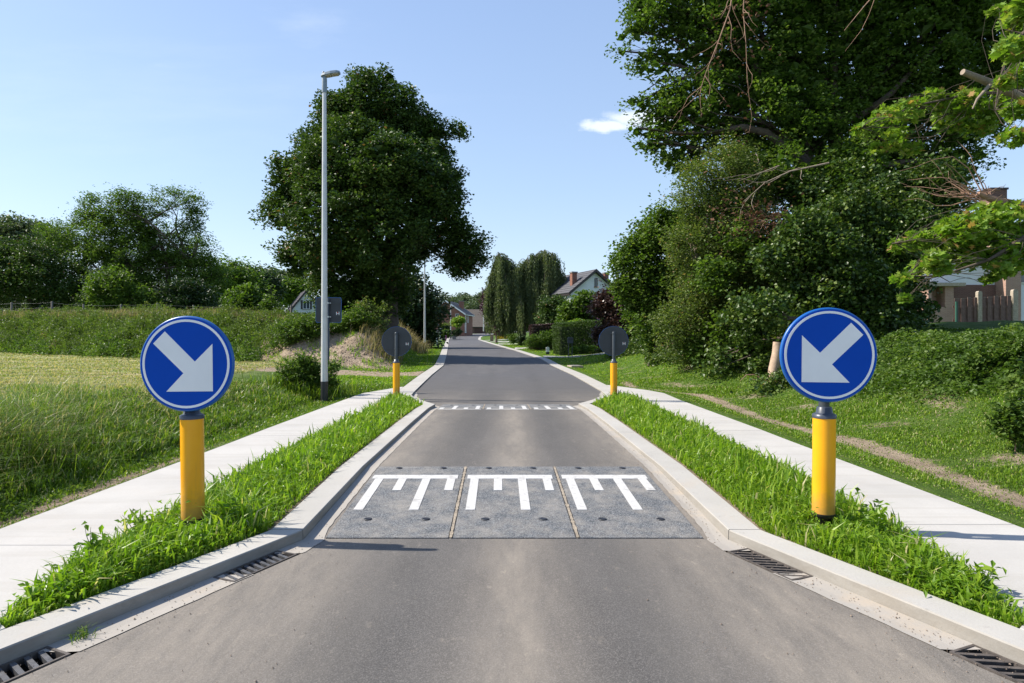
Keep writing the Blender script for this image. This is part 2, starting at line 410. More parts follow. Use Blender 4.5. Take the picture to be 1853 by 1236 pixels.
def brick_mat(name, c1, c2, mortar, sx=1.0):
    t = NT(name)
    # bricks laid on whichever way the wall faces: u = x + y, v = z
    x, y, z = t.xyz()
    cb = t.n.new('ShaderNodeCombineXYZ'); t.l.new(t.math('ADD', x, y), cb.inputs[0]); t.l.new(z, cb.inputs[1])
    b = t.n.new('ShaderNodeTexBrick'); t.l.new(cb.outputs[0], b.inputs['Vector'])
    b.inputs['Color1'].default_value = c1 + (1,); b.inputs['Color2'].default_value = c2 + (1,); b.inputs['Mortar'].default_value = mortar + (1,)
    b.inputs['Scale'].default_value = 1.0; b.inputs['Brick Width'].default_value = 0.21 * sx; b.inputs['Row Height'].default_value = 0.065 * sx
    b.inputs['Mortar Size'].default_value = 0.008 * sx
    c = t.mix(t.ramp(t.noise(0.8, 4), [(0.35, 0.0), (0.75, 0.3)]), b.outputs[0], tuple(v * 0.6 for v in c1))
    return t.pbr(c, 0.9, 0, 0.2, t.bump(b.outputs['Fac'], 0.4, -0.01))
M['brick_red'] = brick_mat('red_brickwork', (0.23, 0.085, 0.055), (0.29, 0.12, 0.075), (0.28, 0.22, 0.18))
M['brick_brown'] = brick_mat('brown_brickwork', (0.15, 0.07, 0.06), (0.20, 0.10, 0.08), (0.2, 0.17, 0.15))
M['brick_pink'] = brick_mat('pinkish_brickwork', (0.36, 0.20, 0.15), (0.45, 0.27, 0.20), (0.42, 0.36, 0.31))
def roof_mat(name, c, row=0.3, col=0.25):
    t = NT(name)
    x, y, z = t.xyz()
    w = t.n.new('ShaderNodeTexWave'); w.bands_direction = 'Z'; t.l.new(t.co.outputs['Object'], w.inputs['Vector'])
    w.inputs['Scale'].default_value = 0.314 / row * 1.5
    k = t.mix(0.35, t.ramp(t.noise(3.5, 5, 0.7), [(0.3, tuple(v * 0.7 for v in c)), (0.7, tuple(v * 1.3 for v in c))]), t.mix(w.outputs['Fac'], tuple(v * 0.55 for v in c), tuple(v * 1.3 for v in c)))
    return t.pbr(k, 0.75, 0, 0.4, t.bump(w.outputs['Fac'], 0.5, 0.03))
M['roof_dark'] = roof_mat('dark_slate_tiles', (0.055, 0.048, 0.062))
M['roof_grey'] = roof_mat('grey_brown_tiles', (0.15, 0.125, 0.105))
M['roof_black'] = roof_mat('grey_slate_tiles', (0.085, 0.085, 0.095))
# terrain: bare earth, mown hay and green turf, told apart by attributes of the surface itself
t = NT('earth_and_turf')
hay, dirt = t.attr('hay'), t.attr('dirt')
green = t.ramp(t.noise(2.5, 6, 0.65), [(0.3, (0.045, 0.085, 0.014)), (0.5, (0.075, 0.135, 0.02)), (0.72, (0.12, 0.16, 0.04))])
hayc = t.ramp(t.noise(0.7, 8, 0.72, (0.4, 1.4, 1)), [(0.36, (0.22, 0.27, 0.08)), (0.5, (0.38, 0.37, 0.17)), (0.62, (0.52, 0.43, 0.27))])
hayc = t.mix(t.ramp(t.noise(14, 5, 0.7), [(0.35, 0.0), (0.7, 0.5)]), hayc, (0.15, 0.22, 0.05))
dc = t.ramp(t.noise(3, 7, 0.7), [(0.3, (0.23, 0.17, 0.12)), (0.7, (0.46, 0.37, 0.27))])
dc = t.mix(t.ramp(t.noise(30, 4, 0.7), [(0.5, 0.0), (0.75, 0.55)]), dc, (0.14, 0.10, 0.07))
c = t.mix(hay, green, hayc)
df = t.ramp(t.math('ADD', dirt, t.math('MULTIPLY', t.math('SUBTRACT', t.noise(7, 6, 0.75), 0.5), 1.3)), [(0.40, 0.0), (0.66, 1.0)])
c = t.mix(df, c, dc)
M['terrain'] = t.pbr(c, 0.95, 0, 0.15, t.bump(t.noise(9, 8, 0.75), 1.0, 0.10))
# foliage
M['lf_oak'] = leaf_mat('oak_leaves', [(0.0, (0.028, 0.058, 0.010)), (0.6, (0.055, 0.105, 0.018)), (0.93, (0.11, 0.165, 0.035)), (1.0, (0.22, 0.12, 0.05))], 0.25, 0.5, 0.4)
M['lf_dark'] = leaf_mat('dark_leaves', [(0.0, (0.018, 0.04, 0.012)), (0.7, (0.035, 0.07, 0.018)), (1.0, (0.06, 0.09, 0.03))], 0.2, 0.5, 0.4)
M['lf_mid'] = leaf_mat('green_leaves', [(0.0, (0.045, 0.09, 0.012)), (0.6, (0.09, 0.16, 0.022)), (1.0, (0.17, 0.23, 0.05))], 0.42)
M['lf_bright'] = leaf_mat('bright_leaves', [(0.0, (0.09, 0.17, 0.02)), (0.6, (0.17, 0.29, 0.03)), (0.92, (0.30, 0.36, 0.07)), (1.0, (0.38, 0.24, 0.09))], 0.42, 0.45)
M['lf_olive'] = leaf_mat('olive_leaves', [(0.0, (0.055, 0.09, 0.018)), (0.6, (0.12, 0.175, 0.038)), (0.9, (0.22, 0.26, 0.075)), (1.0, (0.32, 0.21, 0.11))], 0.42)
M['lf_ivy'] = leaf_mat('ivy_leaves', [(0.0, (0.025, 0.055, 0.010)), (0.6, (0.065, 0.120, 0.020)), (1.0, (0.18, 0.23, 0.055))], 0.3, 0.42, 0.4)
M['lf_weep'] = leaf_mat('weeping_leaves', [(0.0, (0.05, 0.08, 0.032)), (0.6, (0.12, 0.16, 0.065)), (1.0, (0.24, 0.27, 0.11))], 0.28)
M['lf_copper'] = leaf_mat('copper_leaves', [(0.0, (0.035, 0.02, 0.02)), (0.6, (0.07, 0.042, 0.036)), (1.0, (0.15, 0.10, 0.08))], 0.2, 0.4, 0.5, (1.2, 0.8, 0.7))
M['lf_plum'] = leaf_mat('plum_leaves', [(0.0, (0.03, 0.012, 0.02)), (0.6, (0.06, 0.022, 0.035)), (1.0, (0.11, 0.05, 0.06))], 0.2, 0.45, 0.4, (1.2, 0.7, 0.8))
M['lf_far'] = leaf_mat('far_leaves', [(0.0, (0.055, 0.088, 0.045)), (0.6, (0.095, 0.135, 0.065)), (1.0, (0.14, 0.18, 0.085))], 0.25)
M['lf_hedge'] = leaf_mat('conifer_hedge_leaves', [(0.0, (0.03, 0.06, 0.01)), (0.6, (0.055, 0.105, 0.014)), (1.0, (0.09, 0.15, 0.02))], 0.25)
M['lf_dead'] = leaf_mat('withered_leaves', [(0.0, (0.06, 0.035, 0.02)), (1.0, (0.17, 0.09, 0.05))], 0.2, 0.7, 0.2, (1.1, 0.9, 0.8))
M['grass_bright'] = leaf_mat('bright_grass', [(0.0, (0.08, 0.17, 0.010)), (0.5, (0.18, 0.31, 0.020)), (0.93, (0.33, 0.43, 0.05)), (1.0, (0.52, 0.47, 0.24))], 0.45, 0.4, 0.4)
M['grass_mid'] = leaf_mat('verge_grass', [(0.0, (0.065, 0.13, 0.010)), (0.6, (0.14, 0.235, 0.020)), (0.9, (0.25, 0.32, 0.045)), (1.0, (0.46, 0.39, 0.22))], 0.38, 0.42, 0.4)
M['grass_hay'] = leaf_mat('mown_hay', [(0.0, (0.13, 0.21, 0.035)), (0.45, (0.25, 0.30, 0.08)), (0.7, (0.42, 0.37, 0.18)), (1.0, (0.58, 0.48, 0.29))], 0.3, 0.6, 0.3)
M['grass_seed'] = leaf_mat('dry_seed_heads', [(0.0, (0.14, 0.14, 0.06)), (0.6, (0.33, 0.26, 0.15)), (1.0, (0.50, 0.40, 0.27))], 0.3, 0.7, 0.2)
# ================================================================== THE GROUND
def I(xs, ys): return lambda v: np.interp(v, xs, ys)
zb = I([-50, 10, 15, 20, 32, 50, 110, 125, 150, 200, 400, 2500], [0, 0, -.04, -.02, 0, .33, .75, 1.25, 1.9, 2.3, 3, 6])
ramp_z = I([4.69, 6.76, 12.0, 14.07], [0, .10, .10, 0])
def zroad(Y): return zb(Y) + ramp_z(Y)
kz = I([-6, 4.6, 6.6, 12, 13.4, 15.5, 17.5, 30], [.072, .075, .147, .147, .10, .06, .035, .03])
def ktop(Y): return zb(Y) + kz(Y)
kL = I([-6, 1.1, 2.885, 4.66, 13.1, 14.3, 15.8, 17.25, 24, 31.4, 43.5, 66, 110, 120], [-3.11, -3.11, -2.32, -1.53, -1.58, -2.05, -2.50, -2.62, -3.02, -3.37, -4.45, -6.6, -10.9, -11.6])
kR = I([-6, 1.1, 2.885, 4.66, 13.3, 14.5, 16.0, 17.25, 24, 37, 55, 74, 110, 120], [3.11, 3.11, 2.32, 1.585, 1.39, 1.86, 2.34, 2.42, 2.3, 1.72, -.5, -2.4, -5.9, -6.3])
ow = I([14.6, 17.25], [.24, .46])
gw = I([-6, 4.4, 4.85, 13.0, 14.5, 16.5, 17.25], [.21, .21, .11, .11, .18, .10, .0])
sOL = I([-6, 3, 4.8, 8, 15, 16.6, 18.6], [-3.65, -3.76, -3.86, -3.88, -3.97, -3.90, -3.19])
sOR = I([-6, 3, 4.8, 6, 16.6, 17.4, 19.2], [3.68, 3.78, 3.87, 3.88, 3.98, 3.75, 2.90])
sIL = I([-6, 3.18, 4.1, 5, 7, 14, 15.2, 16.2], [-2.58, -2.58, -2.78, -2.82, -2.88, -2.90, -2.98, -2.99])
sIR = I([-6, 3.18, 4.3, 5, 6.5, 15, 16.0], [2.58, 2.58, 2.86, 2.90, 3.0, 3.0, 2.86])
sz = I([-6, 3.0, 4.6, 9, 15, 18], [.071, .070, .045, .02, .02, .03])
def zside(Y): return zb(Y) + sz(Y)
def SL(Y): return np.where(Y < 18.6, sOL(Y), kL(Y) - ow(Y))
def SR(Y): return np.where(Y < 19.2, sOR(Y), kR(Y) + ow(Y))
def bumps(x, y):
    return (np.sin(x * 1.3 + y * .7) * np.sin(y * 1.1 - x * .4) * .5 + np.sin(x * 3.1 - y * 2.3) * .25 + np.sin(x * 6.7 + y * 5.1 + 1.3) * .12)
A_ = I([0, .12, .4, .8, 1.3, 2.2, 3.0, 5, 60], [-.01, -.03, -.12, -.14, .0, .28, .38, .42, .33])
B_ = I([0, 1, 3.5, 6, 60], [0, -.02, .08, .25, .3])
C_ = I([0, .4, .9, 1.4, 2.2, 3.0, 4, 6, 9, 14, 20, 60], [0, -.03, -.08, -.05, .12, .46, .85, 1.3, 1.7, 2.0, 2.1, 2.2])
D_ = I([0, 2, 6, 20], [0, .05, .3, .6])
EP0 = np.array([-6.6, 27.5]); EP1 = np.array([-38.0, 43.0])
_et = (EP1 - EP0) / np.linalg.norm(EP1 - EP0); _en = np.array([_et[1], -_et[0]])
if _en[1] < 0: _en = -_en
def emb_s(x, y): return (x - EP0[0]) * _en[0] + (y - EP0[1]) * _en[1]
def emb_t(x, y): return (x - EP0[0]) * _et[0] + (y - EP0[1]) * _et[1]
def hgt(x, y, inner=False):
    x = np.asarray(x, float); y = np.asarray(y, float)
    dl = SL(y) - x; dr = x - SR(y)
    base = zb(y)
    edge = np.where(y < 19, sz(y), .03)
    tl = sstep(14.5, 18.5, y)
    L = A_(dl) * (1 - tl) + B_(dl) * tl
    s = emb_s(x, y) + bumps(x * .6, y * .6) * .7
    near = sstep(1.2, 4.0, dl)
    E = sstep(-.2, 4.2, s) * 1.95 * near * (1 - .35 * sstep(60, 90, y))
    E += .25 * np.exp(-((x + 8.5) ** 2 + (y - 31.0) ** 2) / 5.0)
    L = L + E + edge * np.exp(-np.maximum(dl, 0) / .5) + bumps(x, y) * .05 * sstep(.3, 1.5, dl)
    tr = sstep(28, 42, y)
    Rr = C_(dr) * (1 - tr) + D_(dr) * tr
    Rr = Rr + edge * np.exp(-np.maximum(dr, 0) / .5) + bumps(x, y) * .06 * sstep(.3, 1.5, dr)
    return base + np.where(dl > 0, L, np.where(dr > 0, Rr, 0.0))
def hay_dirt(x, y):
    dl = SL(y) - x; dr = x - SR(y); s = emb_s(x, y)
    hay = sstep(3.2, 4.6, dl + bumps(x, y) * .8) * sstep(1.5, .2, s + bumps(x * .5, y * .5)) * (y > 4)
    hay = np.where((y > 16) & (y < 36), hay * sstep(4.5, 8.5, dl), hay)
    dirt = np.zeros_like(x)
    dirt += (dr > 0) * (y < 22) * .95 * np.exp(-((dr - .95 - .12 * np.sin(y * .9)) / .27) ** 2)
    dirt += (dr > 0) * (y < 26) * .6 * np.exp(-((dr - 3.1 - .6 * np.sin(y * .6)) / .5) ** 2) * (.5 + .5 * np.sin(y * 1.3 + x))
    dirt += (dr > 0) * (y < 30) * .55 * np.exp(-((dr - 1.9) / .5) ** 2) * sstep(.3, .9, np.sin(y * 2.3 + x * 1.7))
    dirt += (dl > 0) * (y < 15) * 1.0 * np.exp(-((dl - .42) / .34) ** 2) * sstep(13, 6, y)
    dirt += (dl > 0) * .5 * np.exp(-(dl / .10) ** 2) * (y < 18)
    dirt += (dr > 0) * .5 * np.exp(-(dr / .10) ** 2) * (y < 18)
    dirt += (dl > -.1) * 1.0 * sstep(22.6, 23.6, y + bumps(x, y)) * sstep(27.0, 25.6, y + bumps(x, y) * .6) * sstep(9.5, 7.5, dl)
    et = emb_t(x, y)
    dirt += (dl > 1.2) * .95 * sstep(-.3, .5, s) * sstep(3.9, 2.6, s) * sstep(10.5, 6.5, et)
    dirt += (dr > 0) * .6 * np.exp(-(((x - 6.3) / .9) ** 2 + ((y - 27) / 2.2) ** 2))
    return np.clip(hay, 0, 1), np.clip(dirt, 0, 1.2)
def terrain():
    ys = np.concatenate([np.arange(-12, 2, .5), np.arange(2, 20, .12), np.arange(20, 50, .35), np.arange(50, 130, 1.3), [130, 135, 140, 146, 153, 160, 170, 185, 200, 230, 270, 330, 400, 550, 800, 1200, 1800, 2500]])
    d = np.concatenate([np.arange(0, 7, .12), np.arange(7, 20, .45), np.arange(20, 60, 2.2), [62, 70, 80, 95, 120, 160, 220, 320, 500, 800, 1300]])
    rows = []; nl = len(d)
    for yv in ys:
        l, r = float(SL(yv)), float(SR(yv))
        k = 1.0 if yv < 30 else (1 + (yv - 30) / 60)
        mid = np.linspace(l + .03, r - .03, 6)
        rows.append(np.concatenate([(l - d * k)[::-1], mid, r + d * k]))
    X = np.array(rows); Y = np.repeat(ys[:, None], X.shape[1], 1)
    Z = hgt(X, Y)
    inner = np.zeros(X.shape, bool); inner[:, nl:nl + 6] = True
    sink = np.where(Y[:, nl:nl + 6] < 17.5, .6, np.where(Y[:, nl:nl + 6] < 121, .14, 0.0))
    Z[:, nl:nl + 6] = zb(Y[:, nl:nl + 6]) - sink
    hay, dirt = hay_dirt(X, Y)
    hay = np.where(Y > 45, np.maximum(hay, 0), hay)
    n, m = X.shape
    V = np.stack([X.ravel(), Y.ravel(), Z.ravel()], 1)
    i = np.arange(n * m).reshape(n, m)
    F = np.stack([i[:-1, :-1].ravel(), i[:-1, 1:].ravel(), i[1:, 1:].ravel(), i[1:, :-1].ravel()], 1)
    o = mesh_np('ground', V, [F], M['terrain'], smooth=True)
    for nm, a in (('hay', hay), ('dirt', dirt)):
        at = o.data.attributes.new(nm, 'FLOAT', 'POINT'); at.data.foreach_set('value', a.ravel().astype(np.float32))
    tag(o, kind='structure')
terrain()
# ---- the bend at the far end of the street, as edge lines that go on from the straight
bendL = [(-11.6, 120), (-12.0, 128), (-11.4, 137), (-9.4, 145), (-5, 151), (2, 154.5), (12, 156), (40, 157)]
bendR = [(-6.3, 120), (-6.2, 126), (-5.3, 134), (-3.2, 140.5), (1, 145.2), (6, 147.6), (14, 149.5), (40, 151)]
def catmull(pts, n):
    p = np.array(pts, float); out = []
    p = np.vstack([2 * p[0] - p[1], p, 2 * p[-1] - p[-2]])
    for i in range(1, len(p) - 2):
        for k in range(n):
            t = k / n
            out.append(.5 * ((2 * p[i]) + (-p[i - 1] + p[i + 1]) * t + (2 * p[i - 1] - 5 * p[i] + 4 * p[i + 1] - p[i + 2]) * t * t + (-p[i - 1] + 3 * p[i] - 3 * p[i + 1] + p[i + 2]) * t ** 3))
    out.append(p[-2]); return np.array(out)
bl, br = catmull(bendL, 6), catmull(bendR, 6)
def rows_mesh(name, rows, mat, parent=None, smooth=False):
    n, m = len(rows), len(rows[0])
    V = np.array(rows).reshape(-1, 3); i = np.arange(n * m).reshape(n, m)
    F = np.stack([i[:-1, :-1].ravel(), i[:-1, 1:].ravel(), i[1:, 1:].ravel(), i[1:, :-1].ravel()], 1)
    return mesh_np(name, V, [F], mat, parent, smooth=smooth)
Ys = np.unique(np.concatenate([np.arange(-6, 1, .5), np.arange(1, 18.01, .1), [4.69, 6.76, 12.0, 14.07, 2.885, 4.66], np.arange(18, 120.1, 1.0)]))
Ys = np.round(Ys, 3); Ys = Ys[np.concatenate([[True], np.diff(Ys) > .004])]
def road():
    rows = []
    for Y in Ys:
        l, r = float(kL(Y) + gw(Y)), float(kR(Y) - gw(Y))
        rows.append([(l + (r - l) * k / 6, Y, float(zroad(Y)) + .012 * (1 - ((k - 3) / 3) ** 2) * (1 if Y > 17 else 0)) for k in range(7)])
    for a, b in zip(bl[1:], br[1:]):
        rows.append([(a[0] + (b[0] - a[0]) * k / 6, a[1] + (b[1] - a[1]) * k / 6, max(float(zb(a[1] + (b[1] - a[1]) * k / 6)) + .02, 0)) for k in range(7)])
    # past the straight the road lies just above the terrain
    out = []
    for row in rows:
        if row[0][1] > 118:
            row = [(p[0], p[1], max(p[2], float(hgt(p[0], p[1])) + .03)) for p in row]
        out.append(row)
    tag(rows_mesh('road', out, M['asphalt'], smooth=True), kind='structure')
road()
# ---- kerbs, cast in sections; past the narrowing they run on as a flush concrete edging
def kerb(side):
    root = empty('kerb'); root['kind'] = 'structure'
    k = kL if side < 0 else kR
    c0 = 4.66
    cuts = [-6, -.5, c0, 8.9, 13.2, 17.25, 24, 31, 38, 45, 55, 65, 75, 85, 95, 105, 120]
    for a, b in zip(cuts[:-1], cuts[1:]):
        ys = Ys[(Ys > a + .003) & (Ys < b - .003)]
        ys = np.concatenate([[a + .004], ys, [b - .004]])
        rows = []
        for Y in ys:
            x0 = float(k(Y)); x1 = x0 + side * float(ow(Y)); zt = float(ktop(Y)); zf = float(zroad(Y)) - .1
            rows.append([(x0, Y, zf), (x0 + side * .003, Y, zt - .007), (x0 + side * .009, Y, zt), (x1 - side * .008, Y, zt), (x1, Y, zt - .01), (x1, Y, zf)])
        n = len(rows); V = np.array(rows).reshape(-1, 3); i = np.arange(n * 6).reshape(n, 6)
        F = np.stack([i[:-1, :-1].ravel(), i[:-1, 1:].ravel(), i[1:, 1:].ravel(), i[1:, :-1].ravel()], 1)
        caps = np.array([[0, 1, 2, 3, 4, 5], list(range(n * 6 - 1, n * 6 - 7, -1))])
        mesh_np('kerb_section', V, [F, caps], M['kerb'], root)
    pts = bl if side < 0 else br
    rows = []
    for j in range(len(pts)):
        t = pts[min(j + 1, len(pts) - 1)] - pts[max(j - 1, 0)]; t = t / np.linalg.norm(t)
        nrm = np.array([-t[1], t[0]]) if side < 0 else np.array([t[1], -t[0]])
        q = pts[j] + nrm * .46
        z0 = float(max(hgt(*pts[j]), zb(pts[j][1]))) + .06; z1 = float(max(hgt(*q), zb(q[1]))) + .06
        rows.append([(pts[j][0], pts[j][1], z0 - .2), (pts[j][0], pts[j][1], z0), (q[0], q[1], z1), (q[0], q[1], z1 - .2)])
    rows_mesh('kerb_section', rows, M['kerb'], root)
kerb(-1); kerb(1)
# ---- gutters with openings for the drains
DR = {-1: [(3.93, 4.42), (2.52, 3.06)], 1: [(3.95, 4.47), (2.50, 3.08)]}
for side in (-1, 1):
    k = kL if side < 0 else kR
    root = empty('gutter'); root['kind'] = 'structure'
    q_ = .05                                       # the channel ends are cast round the skewed grates
    iv = [(-6, DR[side][1][0] + q_), (DR[side][1][1] - q_, DR[side][0][0] + q_), (DR[side][0][1] - q_, 17.2)]
    for a, b in iv:
        ys = np.concatenate([[a], Ys[(Ys > a + .01) & (Ys < b - .01)], [b]])
        rows = [[(float(k(Y)), Y, float(zroad(Y)) + .004), (float(k(Y)) - side * float(gw(Y)) * .6, Y, float(zroad(Y)) - .004 * 0), (float(k(Y)) - side * (float(gw(Y)) + .006 + .006 * math.sin(Y * 9) * math.sin(Y * 23)), Y, float(zroad(Y)) + .004)] for Y in ys]
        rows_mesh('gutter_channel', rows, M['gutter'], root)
# ---- pavements of poured concrete bays
def pavement(side):
    root = empty('pavement'); root['kind'] = 'structure'
    k = kL if side < 0 else kR; sI = sIL if side < 0 else sIR; sO = sOL if side < 0 else sOR
    end = 18.5 if side < 0 else 19.1
    cuts = [-6, -.6, 4.4, 9.4, 14.4, end] if side < 0 else [-6, -.2, 4.9, 9.9, 14.9, end]
    for a, b in zip(cuts[:-1], cuts[1:]):
        ys = np.concatenate([[a + .004], Ys[(Ys > a + .01) & (Ys < b - .01)], [b - .004]])
        rows = []
        for Y in ys:
            xi = float(k(Y) + side * (ow(Y) + .003))
            if 3.1 < Y < 16.1: xi = side * max(abs(xi), abs(float(sI(Y))))
            xo = float(sO(Y)); xo = side * max(abs(xo), abs(xi) + .01)
            zt = float(zside(Y)); zi = zt
            if Y <= 3.1: zi = float(ktop(Y)) - .001
            if Y > 16: zi = zt
            rows.append([(xi, Y, zt - .25), (xi, Y, zi - .006), (xi + side * .006, Y, zi), (xo - side * .006, Y, zt), (xo, Y, zt - .006), (xo, Y, zt - .25)])
        n = len(rows); V = np.array(rows).reshape(-1, 3); i = np.arange(n * 6).reshape(n, 6)
        F = np.stack([i[:-1, :-1].ravel(), i[:-1, 1:].ravel(), i[1:, 1:].ravel(), i[1:, :-1].ravel()], 1)
        caps = np.array([[0, 1, 2, 3, 4, 5], list(range(n * 6 - 1, n * 6 - 7, -1))])
        mesh_np('concrete_bay', V, [F, caps], M['concrete'], root)
pavement(-1); pavement(1)
# ---- the planted islands between kerb and pavement
def isl_bounds(side, Y):
    k = kL if side < 0 else kR; sI = sIL if side < 0 else sIR
    a = k(Y) + side * ow(Y); b = sI(Y)
    return a, b
def isl_z(side, x, Y):
    a, b = isl_bounds(side, Y)
    t = np.clip((x - a) / np.where(np.abs(b - a) < 1e-3, 1e-3, b - a), 0, 1)
    return (1 - t) * (ktop(Y) - .02) + t * (zside(Y) - .005) + .045 * np.sin(np.pi * t) * sstep(3.1, 4.0, Y) * sstep(15.6, 14.4, Y)
for side in (-1, 1):
    rows = []
    for Y in Ys[(Ys >= 3.1) & (Ys <= 15.7)]:
        a, b = isl_bounds(side, Y)
        a, b = float(a), float(b)
        if abs(b) < abs(a) + .02: b = a + side * .02
        rows.append([(a + (b - a) * q, Y, float(isl_z(side, a + (b - a) * q, Y))) for q in (0, .2, .4, .6, .8, 1)])
    tag(rows_mesh('island_bed', rows, M['soil'], smooth=True), kind='structure')
# ---- garden paths across the right-hand verge
def drape(name, poly_left, poly_right, mat, n=24, lift=.03):
    rows = []
    for k in range(n + 1):
        t = k / n
        a = np.array([np.interp(t, np.linspace(0, 1, len(poly_left)), [p[c] for p in poly_left]) for c in (0, 1)])
        b = np.array([np.interp(t, np.linspace(0, 1, len(poly_right)), [p[c] for p in poly_right]) for c in (0, 1)])
        rows.append([tuple(a + (b - a) * q) + (float(hgt(*(a + (b - a) * q))) + lift,) for q in (0, .5, 1)])
    o = rows_mesh(name, rows, mat); tag(o, kind='structure'); return o
def path(y0, y1, x_end, bend=0.0):
    xs = np.linspace(float(SR(y0)) - .02, x_end, 6)
    drape('path', [(x, y0 + bend * (x - xs[0])) for x in xs], [(x, y1 + bend * (x - xs[0])) for x in xs], M['concrete'])
path(38.6, 40.4, 7.0, -.12)
path(52.5, 56.5, 5.0, 0)
path(70, 73.5, 2.2, 0)
path(84, 87, 1.0, 0)
path(98, 101, 0.5, 0)
# left driveway far off
drape('path', [(-12.3, 112), (-16, 113), (-22, 113)], [(-12.3, 116), (-16, 117), (-22, 117)], M['concrete'])
# ================================================================== SPEED RAMPS
def speed_ramp():
    root = empty('speed_ramp', (0, 0, 0))
    # local frame: bottom edge at y=0, top edge at y=2.07, z rises 0.10
    sl = .10 / 2.07; th = .03
    def slab(mb, x0, x1, y0, y1, lift, sk=-.0187):
        s = lambda y: sk * y
        mb.hexa([(x0 + s(y0), y0, sl * y0 + lift - th), (x1 + s(y0), y0, sl * y0 + lift - th), (x1 + s(y1), y1, sl * y1 + lift - th), (x0 + s(y1), y1, sl * y1 + lift - th),
                 (x0 + s(y0), y0, sl * y0 + lift), (x1 + s(y0), y0, sl * y0 + lift), (x1 + s(y1), y1, sl * y1 + lift), (x0 + s(y1), y1, sl * y1 + lift)])
        return mb
    for i, cx in enumerate((-.94, 0, .94)):
        pl = slab(MB(), cx - .452, cx + .452, .0, 2.06, .008).build('plate', M['plate'], root)
        mk = slab(MB(), cx - .43, cx + .415, 1.58, 1.715, .012); mk.build('marking', M['paint'], pl)
        for q, (u, y0) in enumerate(((-.355, .63), (-.125, 1.19), (.11, .63), (.355, 1.19))):
            slab(MB(), cx + u - .040, cx + u + .040, y0, 1.578, .012).build('marking', M['paint'], pl)
        for u in (-.225, .24):
            for v in (.40, 1.99):
                z = sl * v + .0085
                MB().lathe([(.034, -.004), (.034, .004), (.028, .007), (.022, .004), (.008, .004), (.0, .004)], 16, (cx + u - .0187 * v, v, z), caps=False).build('bolt_cap', M['black_plastic'], pl)
    for cx in (-.47, .47):
        mb = MB()
        # ragged strip of sand and moss filling the joint
        n = 90; jw = .008 + .004 * np.abs(np.random.default_rng(int(cx * 100) + 90).normal(size=n + 1))
        for k in range(n):
            y0, y1 = 2.05 * k / n, 2.05 * (k + 1) / n
            w0 = jw[k]; w1 = jw[k + 1]
            s = lambda y: -.0187 * y
            mb.add([(cx + s(y0) - w0, y0, sl * y0 + .0105), (cx + s(y0) + w0, y0, sl * y0 + .0105), (cx + s(y1) + w1, y1, sl * y1 + .0105), (cx + s(y1) - w1, y1, sl * y1 + .0105)], [(0, 1, 2, 3)])
        mb.build('joint_filling', M['sand'], root)
    return root
GRP = 'speed ramps of the narrowing'
sr = tag(speed_ramp(), 'nearer ramp of three grey plates with white comb markings', 'speed ramp', GRP)
sr.location = (.017, 4.69, 0)
sr2 = copy_tree(sr); sr2['label'] = 'farther ramp of grey plates with white comb markings, beyond the raised asphalt'
sr2.location = (-.13, 14.07, -.03); sr2.rotation_euler = (0, 0, math.pi)
# ================================================================== DRAIN GRATES
def grate(side, y0, y1, label):
    k = kL if side < 0 else kR
    xa, xb = float(k(y0)), float(k(y1))
    L = math.hypot(xb - xa, y1 - y0); ang = math.atan2(y1 - y0, xb - xa)
    root = empty('drain_grate', (xa, y0, .003), ang, label, 'drain grate', 'cast iron drain grates in the gutters')
    # local x runs along the kerb away from the camera, local y across the gutter towards the road
    s = 1 if side > 0 else -1
    w0, w1 = s * .008, s * .186
    lo, hi = min(w0, w1), max(w0, w1)
    f = MB()
    f.box(0, .014, lo, hi, -.03, .004); f.box(L - .014, L, lo, hi, -.03, .004)
    f.box(.014, L - .014, lo, lo + .012, -.03, .004); f.box(.014, L - .014, hi - .012, hi, -.03, .004)
    f.build('frame', M['rust_edge'], root)
    nb = 9
    for i in range(nb):
        x = .03 + (L - .06) * (i + .5) / nb - .02 * 0
        sk = .045 if side > 0 else .020
        MB().hexa([(x - .010 - sk, lo + .012, -.028), (x + .010 - sk, lo + .012, -.028), (x + .010 + sk, hi - .012, -.028), (x - .010 + sk, hi - .012, -.028),
                   (x - .012 - sk, lo + .012, .0), (x + .012 - sk, lo + .012, .0), (x + .012 + sk, hi - .012, .0), (x - .012 + sk, hi - .012, .0)]).build('bar', M['cast_iron'] if side < 0 else M['rust_edge'], root)
    p = MB()
    p.box(-.02, L + .02, lo - .01, hi + .01, -.42, -.40)
    p.box(-.02, 0, lo - .01, hi + .01, -.40, -.035); p.box(L, L + .02, lo - .01, hi + .01, -.40, -.035)
    p.box(0, L, lo - .012, lo - .002, -.40, -.03); p.box(0, L, hi + .002, hi + .012, -.40, -.03)
    p.build('pit', M['pit'], root)
grate(-1, *DR[-1][0], 'drain grate at the bend of the left kerb, in front of the nearer ramp')
grate(-1, *DR[-1][1], 'drain grate in the bottom left corner of the photo, nearest the camera')
grate(1, *DR[1][0], 'sandy drain grate at the bend of the right kerb, beside the nearer ramp')
grate(1, *DR[1][1], 'drain grate in the bottom right corner of the photo, at the frame edge')
